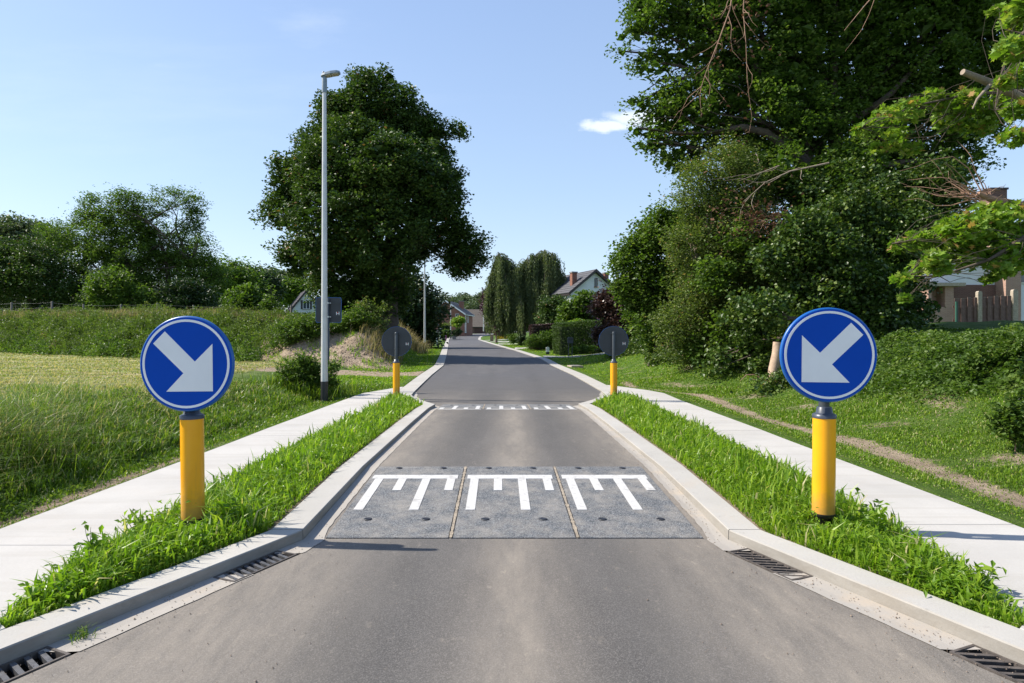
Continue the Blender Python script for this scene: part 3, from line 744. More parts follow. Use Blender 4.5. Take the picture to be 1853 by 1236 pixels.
# ================================================================== SIGNS
def circle(r, n, cx=0, cz=0): return [(cx + r * math.cos(2 * math.pi * k / n), cz + r * math.sin(2 * math.pi * k / n)) for k in range(n)]
def ring_y(mb, r0, r1, y0, y1, cz, n=64):
    a, b = circle(r0, n, 0, cz), circle(r1, n, 0, cz)
    vs = [(p[0], y0, p[1]) for p in a] + [(p[0], y0, p[1]) for p in b] + [(p[0], y1, p[1]) for p in a] + [(p[0], y1, p[1]) for p in b]
    fs = []
    for k in range(n):
        j = (k + 1) % n
        fs += [(n + k, n + j, j, k), (2 * n + k, 2 * n + j, 3 * n + j, 3 * n + k), (k, j, 2 * n + j, 2 * n + k), (n + j, n + k, 3 * n + k, 3 * n + j)]
    return mb.add(vs, fs)
ARROW = [(-.44, .68), (.19, .045), (.565, .41), (.565, -.575), (-.42, -.575), (-.055, -.195), (-.69, .43)]
def letter_h(mb, x, z, s, y0, y1):
    """white H sticker seen from +y: x grows to the viewer's left"""
    mb.box(x - s * .5, x - s * .30, y0, y1, z - s * .5, z + s * .5)
    mb.box(x + s * .30, x + s * .5, y0, y1, z - s * .5, z + s * .5)
    mb.box(x - s * .30, x + s * .30, y0, y1, z - s * .16, z - s * .02)
    return mb
def keep_sign(mirror, hc, tube_top, tube_bot):
    """front faces local -y"""
    root = empty('direction_sign')
    r = .35
    n = 64
    disc = MB()
    disc.lathe([(r - .012, -.0), (r - .004, .002), (r, .012), (r, .022)], n, (0, -.058, hc), axis='y')
    disc = disc.build('disc', M['rim_blue'], root)
    face = MB(); face.prism_y(circle(r * .965, n, 0, hc), -.0615, -.0588); face.build('blue_face', M['sign_blue'], disc)
    rg = MB(); ring_y(rg, r * .876, r * .925, -.0640, -.0617, hc); rg.build('white_ring', M['sign_white'], disc)
    pts = [(p[0] * r * (-1 if mirror else 1), hc + p[1] * r) for p in ARROW]
    if not mirror: pts = pts[::-1]
    ar = MB(); ar.prism_y(pts, -.0640, -.0617); ar.build('arrow', M['sign_white'], disc)
    bk = MB(); bk.prism_y(circle(r * .985, n, 0, hc), -.0358, -.0335)
    bk.box(-r * .86, r * .86, -.0335, -.024, hc + .155, hc + .185); bk.box(-r * .86, r * .86, -.0335, -.024, hc - .185, hc - .155)
    bk.build('back_plate', M['sign_back'], disc)
    h = letter_h(MB(), -.245, hc - .06, .062, -.0335, -.0320); h.build('sticker', M['sign_white'], disc)
    q = MB(); q.box(-.252, -.236, -.0335, -.0312, hc - .058, hc - .040); q.build('sticker', M['red'], disc)
    # tube post
    MB().lathe([(.038, tube_top + .05), (.038, hc + .20), (.034, hc + .212), (.018, hc + .218)], 20, (0, .018, 0)).build('post', M['post_grey'], root)
    for dz in (.17, -.17):
        b = MB(); b.lathe([(.043, -.014), (.043, .014)], 20, (0, .018, hc + dz)); b.box(-.062, .062, -.026, -.014, hc + dz - .013, hc + dz + .013)
        for sx in (-1, 1): b.lathe([(.008, -.012), (.008, .022)], 8, (sx * .056, -.012, hc + dz), axis='y')
        b.build('bracket', M['post_grey'], root)
    rb = .080
    MB().lathe([(rb, tube_bot), (rb, tube_top - .03)], 40, (0, .012, 0)).build('bollard_sleeve', M['yellow'], root)
    c = MB(); c.lathe([(rb + .004, tube_top - .03), (rb + .004, tube_top - .004), (rb - .012, tube_top + .004), (.058, tube_top + .008), (.052, tube_top + .05), (.044, tube_top + .055)], 32, (0, .012, 0))
    c.build('collar', M['collar'], root)
    c = MB(); c.lathe([(.045, -.12), (.048, tube_bot - .05), (.072, tube_bot - .024), (rb + .003, tube_bot - .022), (rb + .003, tube_bot + .004)], 32, (0, .012, 0))
    c.build('foot', M['black_plastic'], root)
    return root
g = 'direction signs on yellow bollards'
s1 = keep_sign(False, 1.178, .80, .035); s1.location = (-2.36, 4.69, .115); s1.rotation_euler = (0, R(-.6), R(-2.0))
tag(s1, 'large blue disc with white arrow to lower right, on yellow bollard at left', 'sign', g)
s2 = keep_sign(True, 1.236, .795, .055); s2.location = (2.325, 4.735, .12); s2.rotation_euler = (0, R(0.5), R(-3.0))
tag(s2, 'large blue disc with white arrow to lower left, on yellow bollard at right', 'sign', g)
s3 = keep_sign(True, 1.27, .80, .02); s3.location = (-2.70, 14.85, .09); s3.rotation_euler = (0, 0, math.pi + R(2))
tag(s3, 'small round sign seen from its grey back on yellow bollard, left of road', 'sign', g)
s4 = keep_sign(False, 1.28, .80, .02); s4.location = (2.385, 14.9, .09); s4.rotation_euler = (0, 0, math.pi - R(2))
tag(s4, 'small round sign seen from its grey back on yellow bollard, right of road', 'sign', g)
# rectangular sign seen from behind beside the lamp post
def rect_sign():
    Y = 17.0; x = (594 - CX) / FPX * Y; z0 = float(hgt(x, Y)) - .1
    root = empty('road_sign', (x, Y, 0), R(3), 'rectangular sign seen from its dark back, half behind the tall lamp post', 'sign')
    zc = CH + (607 - 561) / FPX * Y; w, h = 46 / FPX * Y, 46 / FPX * Y
    p = MB(); rr = .05
    pts = []
    for cx_, cz_, a0 in ((w / 2 - rr, h / 2 - rr, 0), (-w / 2 + rr, h / 2 - rr, 90), (-w / 2 + rr, -h / 2 + rr, 180), (w / 2 - rr, -h / 2 + rr, 270)):
        pts += [(cx_ + rr * math.cos(R(a0 + k * 22.5)), zc + cz_ + rr * math.sin(R(a0 + k * 22.5))) for k in range(5)]
    pn = p.prism_y(pts, .035, .055).build('panel', M['rim_blue'], root)
    p = MB(); p.prism_y([(a * .97, zc + (b - zc) * .97) for a, b in pts], .031, .0348)
    for q in (-1, 1): p.box(-w * .46, w * .46, .02, .0312, zc + q * h * .27 - .02, zc + q * h * .27 + .02)
    p.build('back_plate', M['sign_back'], pn)
    letter_h(MB(), w * .36, zc - h * .13, .085, .028, .0306).build('sticker', M['sign_white'], pn)
    q = MB(); q.box(w * .36 - .022, w * .36 + .004, .0275, .0300, zc - h * .13 + .005, zc - h * .13 + .032); q.build('sticker', M['red'], pn)
    MB().lathe([(.038, z0), (.038, zc + h * .46), (.02, zc + h * .47)], 16, (0, -.03, 0)).build('post', M['post_grey'], root)
    for q in (-1, 1):
        b = MB(); b.lathe([(.044, -.02), (.044, .02)], 16, (0, -.03, zc + q * h * .27)); b.box(-.07, .07, -.01, .02, zc + q * h * .27 - .015, zc + q * h * .27 + .015); b.build('bracket', M['bolt'], root)
rect_sign()
# ================================================================== LAMP POSTS
def lamp(px, Y, H, z0, label, head=True, r0=.082, r1=.046):
    x = (px - CX) / FPX * Y
    root = empty('lamp_post', (x, Y, z0), 0, label, 'lamp post', 'street lamp posts')
    MB().lathe([(r0 + .004, -.3), (r0 + .004, .56)], 20).build('base_sleeve', M['black_plastic'], root)
    MB().lathe([(r0, .56), (r0 * .96, H * .12), (r1, H - .25)], 20).build('pole', M['galv'], root)
    if head:
        MB().lathe([(r1 + .018, H - .42), (r1 + .018, H - .10), (r1 + .006, H - .03)], 16).build('sleeve', M['lamp_grey'], root)
        # flat LED head pointing to the road
        L = .38
        m = MB()
        prof = [(-.08, .0, .10), (-.05, .05, .16), (.03, .08, .20), (.16, .095, .22), (.30, .085, .20), (L, .05, .14)]
        vs = []
        for u, top, w in prof:
            zl = -.045 + .09 * (u + .12) / (L + .12)
            vs += [(u, -w / 2, zl), (u, w / 2, zl), (u, w / 2 * .8, zl + .02 + top * .62), (u, -w / 2 * .8, zl + .02 + top * .62)]
        fs = [(0, 1, 2, 3), tuple(len(vs) - 4 + k for k in (3, 2, 1, 0))]
        for i in range(len(prof) - 1):
            for k in range(4): a = i * 4; fs.append((a + k, a + 4 + k, a + 4 + (k + 1) % 4, a + (k + 1) % 4))
        m.add(vs, fs); hd = m.build('lamp_head', M['lamp_grey'], root, loc=(0, 0, H), bevel=.008)
        for u0, u1 in ((.03, .17), (.19, .34)):
            z = lambda u: -.045 + .09 * (u + .12) / (L + .12) - .004
            MB().hexa([(u0, -.075, z(u0) - .012), (u1, -.085, z(u1) - .012), (u1, .085, z(u1) - .012), (u0, .075, z(u0) - .012), (u0, -.075, z(u0) + .01), (u1, -.085, z(u1) + .01), (u1, .085, z(u1) + .01), (u0, .075, z(u0) + .01)]).build('lens', M['lamp_lens'], hd)
        MB().lathe([(.028, .0), (.028, .04), (.018, .05)], 12, (-.02, 0, .045)).build('photocell', M['black_plastic'], hd)
    return root
lamp(587, 15.5, 8.02, -.18, 'tall grey lamp post with flat head, in front of the big tree')
z2 = float(hgt((768 - CX) / FPX * 50, 50))
lamp(768.5, 50, CH - (474 - HY) / FPX * 50 - z2, z2, 'grey lamp post at the right edge of the big tree crown', r0=.09)
z3 = float(hgt((815.5 - CX) / FPX * 118, 118))
lamp(815.5, 118, CH + 62 / FPX * 118 - z3, z3, 'distant lamp post in front of the brick gable house', head=False, r0=.10, r1=.06)
z4 = float(hgt((875 - CX) / FPX * 158, 158))
lamp(875, 158, CH + 55 / FPX * 158 - z4, z4, 'distant lamp post in front of the grey roofed garage', head=False, r0=.13, r1=.09)
# ================================================================== FOLIAGE TOOLS
def unit(n, g=rng):
    v = g.normal(size=(n, 3)); return v / np.linalg.norm(v, axis=1, keepdims=True)
def leaf_cloud(name, C, size, mat, parent=None, up=0.6, tint=None, aspect=.6, droop=0.0, fold=.12, lobed=False, g=rng):
    """C (n,3) leaf centres; each leaf is a folded rhombus (or a lobed outline) of its own size and tilt"""
    n = len(C)
    nrm = unit(n, g); nrm[:, 2] = np.abs(nrm[:, 2]) + up; nrm /= np.linalg.norm(nrm, axis=1, keepdims=True)
    ax_ = unit(n, g); ax_[:, 2] -= droop
    ax_ -= nrm * (ax_ * nrm).sum(1, keepdims=True); ax_ /= np.linalg.norm(ax_, axis=1, keepdims=True)
    sd_ = np.cross(nrm, ax_)
    s = (size * g.uniform(.6, 1.3, n))[:, None]
    if tint is None: tint = g.uniform(0, 1, n)
    if not lobed:
        V = np.stack([C - ax_ * s * .5, C + sd_ * s * aspect * .5 + nrm * s * fold - ax_ * s * .05, C + ax_ * s * .5 - nrm * s * .05, C - sd_ * s * aspect * .5 + nrm * s * fold - ax_ * s * .05], 1).reshape(-1, 3)
        F = np.arange(n * 4).reshape(n, 4)
        return mesh_np(name, V, [F], mat, parent, tint)
    # lobed leaf: five points with bays between them, folded along the rib
    out = [(-.5, 0), (-.30, .16), (-.34, .42), (-.08, .24), (.06, .50), (.16, .20), (.50, .0)]
    k = len(out)
    up_, vs = [], []
    for (u_, w_) in out: vs.append(C + ax_ * s * u_ + sd_ * s * w_ * .95 + nrm * s * abs(w_) * .25)
    for (u_, w_) in out[1:-1]: vs.append(C + ax_ * s * u_ - sd_ * s * w_ * .95 + nrm * s * abs(w_) * .25)
    V = np.stack(vs, 1).reshape(-1, 3); m = len(vs)
    b = (np.arange(n) * m)[:, None]
    left = b + np.array([0, 6, 5, 4, 3, 2, 1]); right = b + np.array([0, 7, 8, 9, 10, 11, 6])
    return mesh_np(name, V, [left, right], mat, parent, np.concatenate([tint, tint]))
def blob_list(bl_, Y):
    """(px, py, rpx[, dY[, squash]]) at depth Y -> centres and radii in metres"""
    out = []
    for b in bl_:
        px, py, r = b[:3]; dY = b[3] if len(b) > 3 else 0; sq = b[4] if len(b) > 4 else 1.0
        c = P(px, py, Y + dY); out.append((c, r / FPX * (Y + dY), sq))
    return out
def clumps_in(blobs, n, g, shell=.45, depth=1.0):
    w = np.array([r ** 2.2 for _, r, _ in blobs]); w /= w.sum()
    idx = g.choice(len(blobs), n, p=w)
    dirs = unit(n, g); rad = g.uniform(shell ** 3, 1.0, n) ** (1 / 3)
    C = np.array([b[0] for b in blobs])[idx]; Rr = np.array([b[1] for b in blobs])[idx]; S = np.array([b[2] for b in blobs])[idx]
    D = dirs * (Rr * rad)[:, None]; D[:, 2] *= S; D[:, 1] *= depth
    return C + D, dirs, idx
def crown(blobs, n_clump, per, cr, size, mat, parent, g, up=.6, shell=.45, aspect=.6, droop=0.0, flat=.6, lobed=False, name='crown', zmin=None, depth=1.0, sprigs=0.0, core=None):
    CC, dirs, idx = clumps_in(blobs, n_clump, g, shell, depth)
    crs = cr * g.uniform(.5, 1.35, n_clump)
    cnt = np.maximum(3, (per * (crs / cr) ** 2 * g.uniform(.6, 1.4, n_clump)).astype(int))
    rep = np.repeat(np.arange(n_clump), cnt)
    off = g.normal(size=(len(rep), 3)) * .5
    off /= np.maximum(1, np.linalg.norm(off, axis=1, keepdims=True) / 1.0)
    off[:, 2] *= flat
    Q = CC[rep] + off * crs[rep][:, None]
    if sprigs:      # thin sprays that stand out past the clumps
        k = int(len(rep) * sprigs); j = g.integers(0, n_clump, k); t_ = g.uniform(0, 1, k)
        dd = dirs[j] + unit(n_clump, g)[j] * .5; dd[:, 2] += .3
        Q = np.vstack([Q, CC[j] + dd * (t_ * cr * 1.3)[:, None] + g.normal(size=(k, 3)) * cr * .12])
    ct = g.uniform(-.22, .22, n_clump)
    tint = np.clip(g.beta(2, 2.2, len(Q)) + (np.concatenate([ct[rep], ct[g.integers(0, n_clump, len(Q) - len(rep))]])), 0, 1)
    tint = np.where(g.uniform(size=len(Q)) > .985, 1.0, np.minimum(tint, .93))
    size = np.full(len(Q), float(size))
    if core:        # oversized leaves, tinted dark, added deep inside to block light
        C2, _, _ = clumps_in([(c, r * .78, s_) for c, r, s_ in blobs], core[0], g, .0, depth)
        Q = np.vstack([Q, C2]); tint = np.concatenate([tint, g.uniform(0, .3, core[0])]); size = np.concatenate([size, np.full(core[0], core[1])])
    if zmin is not None and not callable(zmin): zmin = float(zmin)
    if zmin is not None:
        k = Q[:, 2] > zmin(Q[:, 0], Q[:, 1]) if callable(zmin) else Q[:, 2] > zmin
        if k.sum() < 8: k[:] = True
        Q, tint, size = Q[k], tint[k], size[k]
    leaf_cloud(name, Q, size, mat, parent, up, tint, aspect, droop, lobed=lobed, g=g)
    return CC
def wander(a, b, n, amp, g, sag=0.0):
    a, b = np.array(a, float), np.array(b, float); L = np.linalg.norm(b - a)
    pts = []
    o = g.normal(size=3) * amp * L; o2 = g.normal(size=3) * amp * L * .5
    for i in range(n + 1):
        t = i / n
        p = a + (b - a) * t + o * math.sin(math.pi * t) + o2 * math.sin(2 * math.pi * t); p[2] += sag * L * math.sin(math.pi * t)
        pts.append(p)
    return pts
def tree(name, label, cat, base_px, Y, tr, blobs, n_clump, per, cr, size, mat, seed, group=None, bark='bark', top=.55, up=.6, shell=.45,
         lobed=False, aspect=.6, droop=0., flat=.6, stems=1, twigs=40, crown_names='crown', depth=1.0, sprigs=.0, core=None, base_dx=0, gz=None, limbs=None):
    g = np.random.default_rng(seed)
    bx = (base_px - CX) / FPX * Y
    z0 = (float(hgt(bx, Y)) if gz is None else gz) - .12
    root = empty(name, (bx, Y, z0), 0, label, cat, group)
    bs = blob_list(blobs, Y); loc = np.array([bx, Y, z0])
    bs = [(c - loc, r, s) for c, r, s in bs]
    ctop = max(c[2] for c, r, s in bs)
    cmid = np.average([c for c, r, s in bs], axis=0, weights=[r ** 2 for c, r, s in bs])
    zf = lambda X_, Y_: hgt(X_ + loc[0], Y_ + loc[1]) - loc[2] + .05
    CC = crown(bs, n_clump, per, cr, size, mat, root, g, up, shell, aspect, droop, flat, lobed, zmin=zf, depth=depth, sprigs=sprigs, name=crown_names, core=core)
    tips = []
    for s in range(stems):
        b0 = np.array([(s - (stems - 1) / 2) * tr * 2.2, g.normal() * tr, 0.])
        tp = np.array([cmid[0] * (.6 if stems == 1 else 1.0) + (s - (stems - 1) / 2) * tr * 9, cmid[1] * .7, b0[2] + (ctop) * top])
        pts = wander(b0, tp, 7, .04, g)
        rad = [tr * (1.35 if i == 0 else 1.0) * (1 - .72 * i / 7) for i in range(8)]
        MB().tube(pts, rad, 10).build('trunk', M[bark], root)
        tips.append(pts)
    for (c, r, sq) in (bs if limbs is None else bs[:limbs]):
        pts = tips[g.integers(0, stems)]
        zt = min(c[2] - r * .3, pts[-1][2]); j = int(np.argmin([abs(p[2] - max(zt * .72, pts[2][2])) + np.linalg.norm(p[:2] - c[:2]) * .1 for p in pts]))
        j = max(1, j); st = pts[j]
        lp = wander(st, c + np.array([0, 0, r * .2]), 6, .09, g, .05)
        r0 = tr * (1 - .7 * j / 7) * .55
        MB().tube(lp, [r0 * (1 - .8 * i / 6) for i in range(7)], 7).build('limb', M[bark], root)
        near = CC[np.linalg.norm(CC - c, axis=1) < r * 1.1]
        if twigs and len(near):
            mb = MB()
            for q in near[g.integers(0, len(near), max(3, int(twigs / len(bs))))]:
                mb.tube(wander(lp[g.integers(2, 7)], q, 4, .08, g), [r0 * .22, r0 * .18, r0 * .13, r0 * .09, r0 * .04], 4)
            mb.build('twigs', M[bark], root)
    return root
def shrub(name, label, cat, base_px, Y, blobs, n_clump, per, cr, size, mat, seed, **k):
    k.setdefault('twigs', 14); k.setdefault('shell', .3); k.setdefault('top', .5)
    return tree(name, label, cat, base_px, Y, k.pop('tr', .05), blobs, n_clump, per, cr, size, mat, seed, **k)
# ================================================================== THE BIG TREES
OAK_Y = 39
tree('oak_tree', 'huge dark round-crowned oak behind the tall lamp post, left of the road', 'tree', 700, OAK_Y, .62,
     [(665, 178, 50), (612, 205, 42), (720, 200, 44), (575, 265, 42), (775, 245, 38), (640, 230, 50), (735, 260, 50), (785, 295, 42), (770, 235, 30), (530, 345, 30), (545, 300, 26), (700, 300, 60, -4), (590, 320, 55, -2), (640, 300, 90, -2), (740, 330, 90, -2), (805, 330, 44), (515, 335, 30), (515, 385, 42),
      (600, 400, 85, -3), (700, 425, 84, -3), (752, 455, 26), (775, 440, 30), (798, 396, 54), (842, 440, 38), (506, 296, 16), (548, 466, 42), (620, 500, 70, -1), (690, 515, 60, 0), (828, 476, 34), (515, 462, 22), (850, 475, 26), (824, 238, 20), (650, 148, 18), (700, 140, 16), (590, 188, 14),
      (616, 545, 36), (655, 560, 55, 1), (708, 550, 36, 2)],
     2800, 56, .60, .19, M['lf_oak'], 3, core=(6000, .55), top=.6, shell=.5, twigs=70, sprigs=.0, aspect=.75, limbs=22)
tree('undergrowth_tree', 'dark low tree filling the gap under the oak, left of the road', 'tree', 735, 56, .25,
     [(700, 590, 70), (755, 560, 50), (775, 585, 26), (735, 530, 42), (660, 590, 50), (760, 600, 34)], 420, 60, 1.1, .34, M['lf_dark'], 5, twigs=16, shell=.2)
# right: the wooded bank
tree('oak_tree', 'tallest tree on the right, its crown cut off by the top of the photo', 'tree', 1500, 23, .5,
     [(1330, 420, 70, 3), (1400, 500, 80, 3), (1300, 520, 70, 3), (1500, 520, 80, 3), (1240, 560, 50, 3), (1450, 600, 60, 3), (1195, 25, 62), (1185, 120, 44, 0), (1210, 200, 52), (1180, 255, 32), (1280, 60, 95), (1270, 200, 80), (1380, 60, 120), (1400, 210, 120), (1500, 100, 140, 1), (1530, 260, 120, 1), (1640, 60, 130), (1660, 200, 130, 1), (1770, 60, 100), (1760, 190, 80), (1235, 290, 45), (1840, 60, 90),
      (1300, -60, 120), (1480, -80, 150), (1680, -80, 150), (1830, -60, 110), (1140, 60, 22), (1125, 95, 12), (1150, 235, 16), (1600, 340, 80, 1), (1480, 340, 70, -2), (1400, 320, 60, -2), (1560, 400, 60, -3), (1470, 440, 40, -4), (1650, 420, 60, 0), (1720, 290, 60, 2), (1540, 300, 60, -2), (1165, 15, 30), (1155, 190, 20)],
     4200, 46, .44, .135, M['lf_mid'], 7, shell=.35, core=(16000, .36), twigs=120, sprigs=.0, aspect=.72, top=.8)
tree('hornbeam_tree', 'olive green bushy tree on the bank, leaning out left of the tall tree', 'tree', 1330, 20.5, .16,
     [(1262, 310, 24), (1245, 350, 26), (1350, 330, 40), (1310, 300, 40), (1270, 350, 50), (1330, 350, 50), (1300, 420, 60), (1250, 450, 45), (1360, 430, 60), (1420, 450, 55), (1320, 500, 60), (1270, 530, 55), (1370, 520, 60), (1430, 540, 55), (1240, 580, 50), (1300, 590, 55), (1370, 590, 60), (1440, 610, 45), (1330, 640, 45), (1270, 640, 40), (1400, 650, 35), (1400, 330, 40, 1), (1220, 620, 34), (1350, 290, 30, 1), (1460, 500, 36)],
     1900, 70, .42, .085, M['lf_olive'], 9, stems=3, shell=.5, twigs=160, bark='bark_light', sprigs=.14)
tree('hazel_tree', 'broad-leaved green shrub tree at the left end of the wooded bank', 'tree', 1185, 25, .09,
     [(1180, 440, 44), (1150, 465, 36), (1215, 430, 40), (1160, 510, 44), (1210, 520, 55), (1180, 570, 46), (1125, 490, 20), (1130, 520, 18), (1220, 590, 40), (1240, 400, 30), (1195, 395, 20), (1190, 625, 26), (1230, 640, 24), (1260, 440, 45), (1250, 500, 50), (1260, 570, 45), (1300, 500, 30, -6), (1310, 590, 30, -6), (1340, 430, 26, -6), (1270, 630, 26, -5), (1370, 640, 22, -7)],
     1150, 46, .42, .13, M['lf_mid'], 12, stems=3, shell=.4, twigs=60, aspect=.85, sprigs=.06)
tree('ivy_clad_tree', 'dark tree wrapped in glossy ivy behind the right-hand blue disc', 'tree', 1530, 17.5, .32,
     [(1460, 430, 50), (1530, 400, 55, 1), (1500, 470, 60), (1580, 450, 60, 1), (1640, 410, 60, 1), (1480, 540, 60), (1560, 530, 60), (1620, 500, 50, 1), (1455, 600, 38), (1500, 610, 60), (1570, 600, 60), (1635, 560, 40, 1), (1690, 350, 60, 2), (1600, 370, 50, 2), (1530, 340, 50, 3), (1470, 360, 40, 3), (1620, 610, 45), (1480, 660, 30), (1550, 650, 30), (1385, 560, 34, -1), (1350, 625, 34, 1), (1400, 470, 30, 0), (1340, 560, 24, 0), (1300, 655, 26, 1)],
     1700, 60, .38, .11, M['lf_ivy'], 14, shell=.3, twigs=60, up=.3, aspect=.9, sprigs=.07)
# the maple whose boughs reach in from the right
def bough_tree():
    g = np.random.default_rng(21)
    Y = 9.5; bx = 10.4; z0 = float(hgt(bx, Y)) - .1
    root = empty('maple_tree', (bx, Y, z0), 0, 'maple whose sunlit lobed leaves reach into the photo from the right edge', 'tree')
    loc = np.array([bx, Y, z0])
    tr = MB().tube([(0, 0, 0), (-.05, .1, 2.2), (.1, 0, 4.5), (.0, .2, 7), (.2, 0, 9.5)], [.3, .24, .2, .15, .07], 12).build('trunk', M['bark'], root)
    boughs = [  # end px, end py, depth, start z, [leaf spots px,py,r]
        ([(1853, 385), (1780, 400), (1700, 425), (1620, 440)], 9.6, 3.0, [(1840, 400, 46), (1790, 400, 46), (1740, 420, 42), (1700, 430, 38), (1660, 436, 26), (1625, 446, 18), (1800, 450, 46), (1750, 465, 36), (1840, 460, 46), (1700, 470, 22)]),
        ([(1853, 430), (1790, 470), (1700, 500), (1630, 500)], 9.2, 2.6, [(1810, 490, 22), (1660, 490, 22), (1630, 505, 15), (1700, 485, 20), (1635, 540, 10), (1690, 470, 22), (1790, 505, 14)]),
        ([(1853, 165), (1760, 170), (1660, 190), (1560, 230)], 10.6, 5.0, [(1800, 190, 34), (1740, 185, 32), (1690, 180, 26), (1640, 200, 30), (1600, 215, 28), (1565, 235, 20), (1620, 250, 28), (1650, 270, 18), (1590, 270, 14), (1720, 215, 34), (1775, 225, 34)]),
        ([(1853, 60), (1830, 80), (1810, 140), (1800, 200)], 8.8, 6.0, [(1840, 40, 30), (1830, 90, 28), (1845, 140, 28), (1815, 150, 16), (1840, 200, 24), (1835, 250, 22), (1845, 20, 30), (1800, 20, 14)]),
    ]
    cl, tints = [], []
    for px_, Yb, zs, spots in boughs:
        pts = [np.array([0, 0, zs])] + [P(a, b, Yb) - loc for a, b in px_]
        n = len(pts)
        MB().tube(pts, [.065, .034, .022, .014, .006][:n], 8).build('bough', M['bark'], root)
        mb = MB()
        for (a, b, r) in spots:
            c = P(a, b, Yb + g.normal() * .25) - loc; rm = r / FPX * Yb
            m = int(r * r * .16) + 12
            q = unit(m, g) * (g.uniform(.1, 1, m) ** .5 * rm)[:, None]; q[:, 2] *= .8
            cl.append(c + q); tints.append(np.clip(g.beta(2.5, 2, m), 0, .93))
            for _ in range(4):
                e = c + unit(1, g)[0] * rm * .9
                st = pts[g.integers(1, n)]
                mb.tube(wander(st, e, 4, .1, g), [.006, .005, .004, .003, .002], 4)
        mb.build('twigs', M['bark'], root)
    C = np.vstack(cl); T = np.concatenate(tints); T = np.where(g.uniform(size=len(T)) > .95, 1., T)
    leaf_cloud('leaves', C, .125, M['lf_bright'], root, .45, T, lobed=True, g=g)
    # upper crown, mostly out of the photograph
    bs = [(np.array(c), r, 1.) for c, r in (((.2, .5, 8.2), 2.3), ((2.2, .5, 6.5), 2.2), ((.9, -1.5, 7.2), 1.8), ((1.5, 2.2, 8), 2.2), ((2.8, 1.5, 4.4), 1.7))]
    crown(bs, 300, 34, .5, .14, M['lf_mid'], root, g, aspect=.8)
    # a broken grey limb stub with bare sprays
    st = [P(1853, 178, 9.9) - loc, P(1815, 160, 9.9) - loc, P(1780, 145, 9.8) - loc, P(1742, 130, 9.7) - loc]
    MB().tube([np.array([0, .1, 5.2])] + st, [.10, .075, .07, .055, .045], 9).build('broken_limb', M['bark_light'], root)
    MB().tube([st[1], P(1790, 155, 9.7) - loc, P(1768, 180, 9.6) - loc, P(1760, 197, 9.6) - loc], [.035, .028, .02, .012], 7).build('broken_limb', M['bark_light'], root)
    mb = MB()
    for k in range(34):
        a = P(1775 + g.normal() * 12, 352 + g.normal() * 8, 9.9) - loc
        b = a + np.array([g.normal(-.35, .5), g.normal() * .2, abs(g.normal(.15, .28))]) * 1.0
        mb.tube(wander(a, b, 5, .08, g), [.010, .008, .006, .005, .004, .002], 4)
    mb.tube([np.array([.0, .1, 3.9]), P(1853, 372, 9.9) - loc, P(1800, 362, 9.9) - loc, P(1770, 350, 9.9) - loc], [.1, .07, .06, .04], 8)
    mb.build('bare_branch', M['twig'], root)
bough_tree()
# hanging dead branches in the tall right tree, each a thing that could fall out of it
def dead_branch(pts_px, Y, r, label, seed, subs=14, leaves=0, mt='twig'):
    g = np.random.default_rng(seed)
    pts = [P(a, b, Y) for a, b in pts_px]
    mb = MB(); mb.tube(pts, [r * (1 - .75 * i / (len(pts) - 1)) for i in range(len(pts))], 6)
    tips = []
    for k in range(subs):
        i = g.integers(1, len(pts)); a = pts[i - 1] + (pts[i] - pts[i - 1]) * g.uniform()
        d_ = (pts[-1] - pts[0]); d_ /= np.linalg.norm(d_)
        e = a + (d_ * .8 + unit(1, g)[0] * .7) * g.uniform(.4, 1.5); tips.append(e)
        mb.tube(wander(a, e, 4, .1, g), [r * .45, r * .35, r * .28, r * .2, r * .1], 4)
    o = mb.build('dead_branch', M[mt]); tag(o, label, 'branch')
    if leaves:
        j = g.integers(0, len(tips), leaves)
        Q = np.array(tips)[j] + g.normal(size=(leaves, 3)) * .26
        leaf_cloud('withered_leaves', Q, .13, M['lf_dead'], o, .2, g=g)
dead_branch([(1335, -60), (1320, 20), (1300, 75), (1278, 130), (1268, 160)], 19.5, .024, 'bare reddish dead branch hanging down in the upper left of the tall tree', 31, 16, 50)
dead_branch([(1350, -60), (1345, 20), (1350, 80), (1352, 150)], 19.3, .020, 'second bare dead branch hanging straight down beside the reddish one', 32, 12, 90)
dead_branch([(1500, 295), (1430, 310), (1385, 330), (1345, 365)], 18.3, .028, 'pale dead branch sloping down to the left across the middle of the wooded bank', 33, 6, 10, 'bark_light')
dead_branch([(1410, 300), (1370, 315), (1335, 328)], 18.0, .018, 'short pale dead branch just above the sloping one in the wooded bank', 34, 4, 0, 'bark_light')
dead_branch([(1600, -30), (1565, 10), (1528, 55)], 15, .018, 'straight pale dead stick at the top of the tall tree', 35, 2, 0)
dead_branch([(1440, 420), (1410, 395), (1380, 400), (1350, 400)], 18.6, .02, 'dead branch carrying a patch of withered brown leaves', 36, 14, 420)
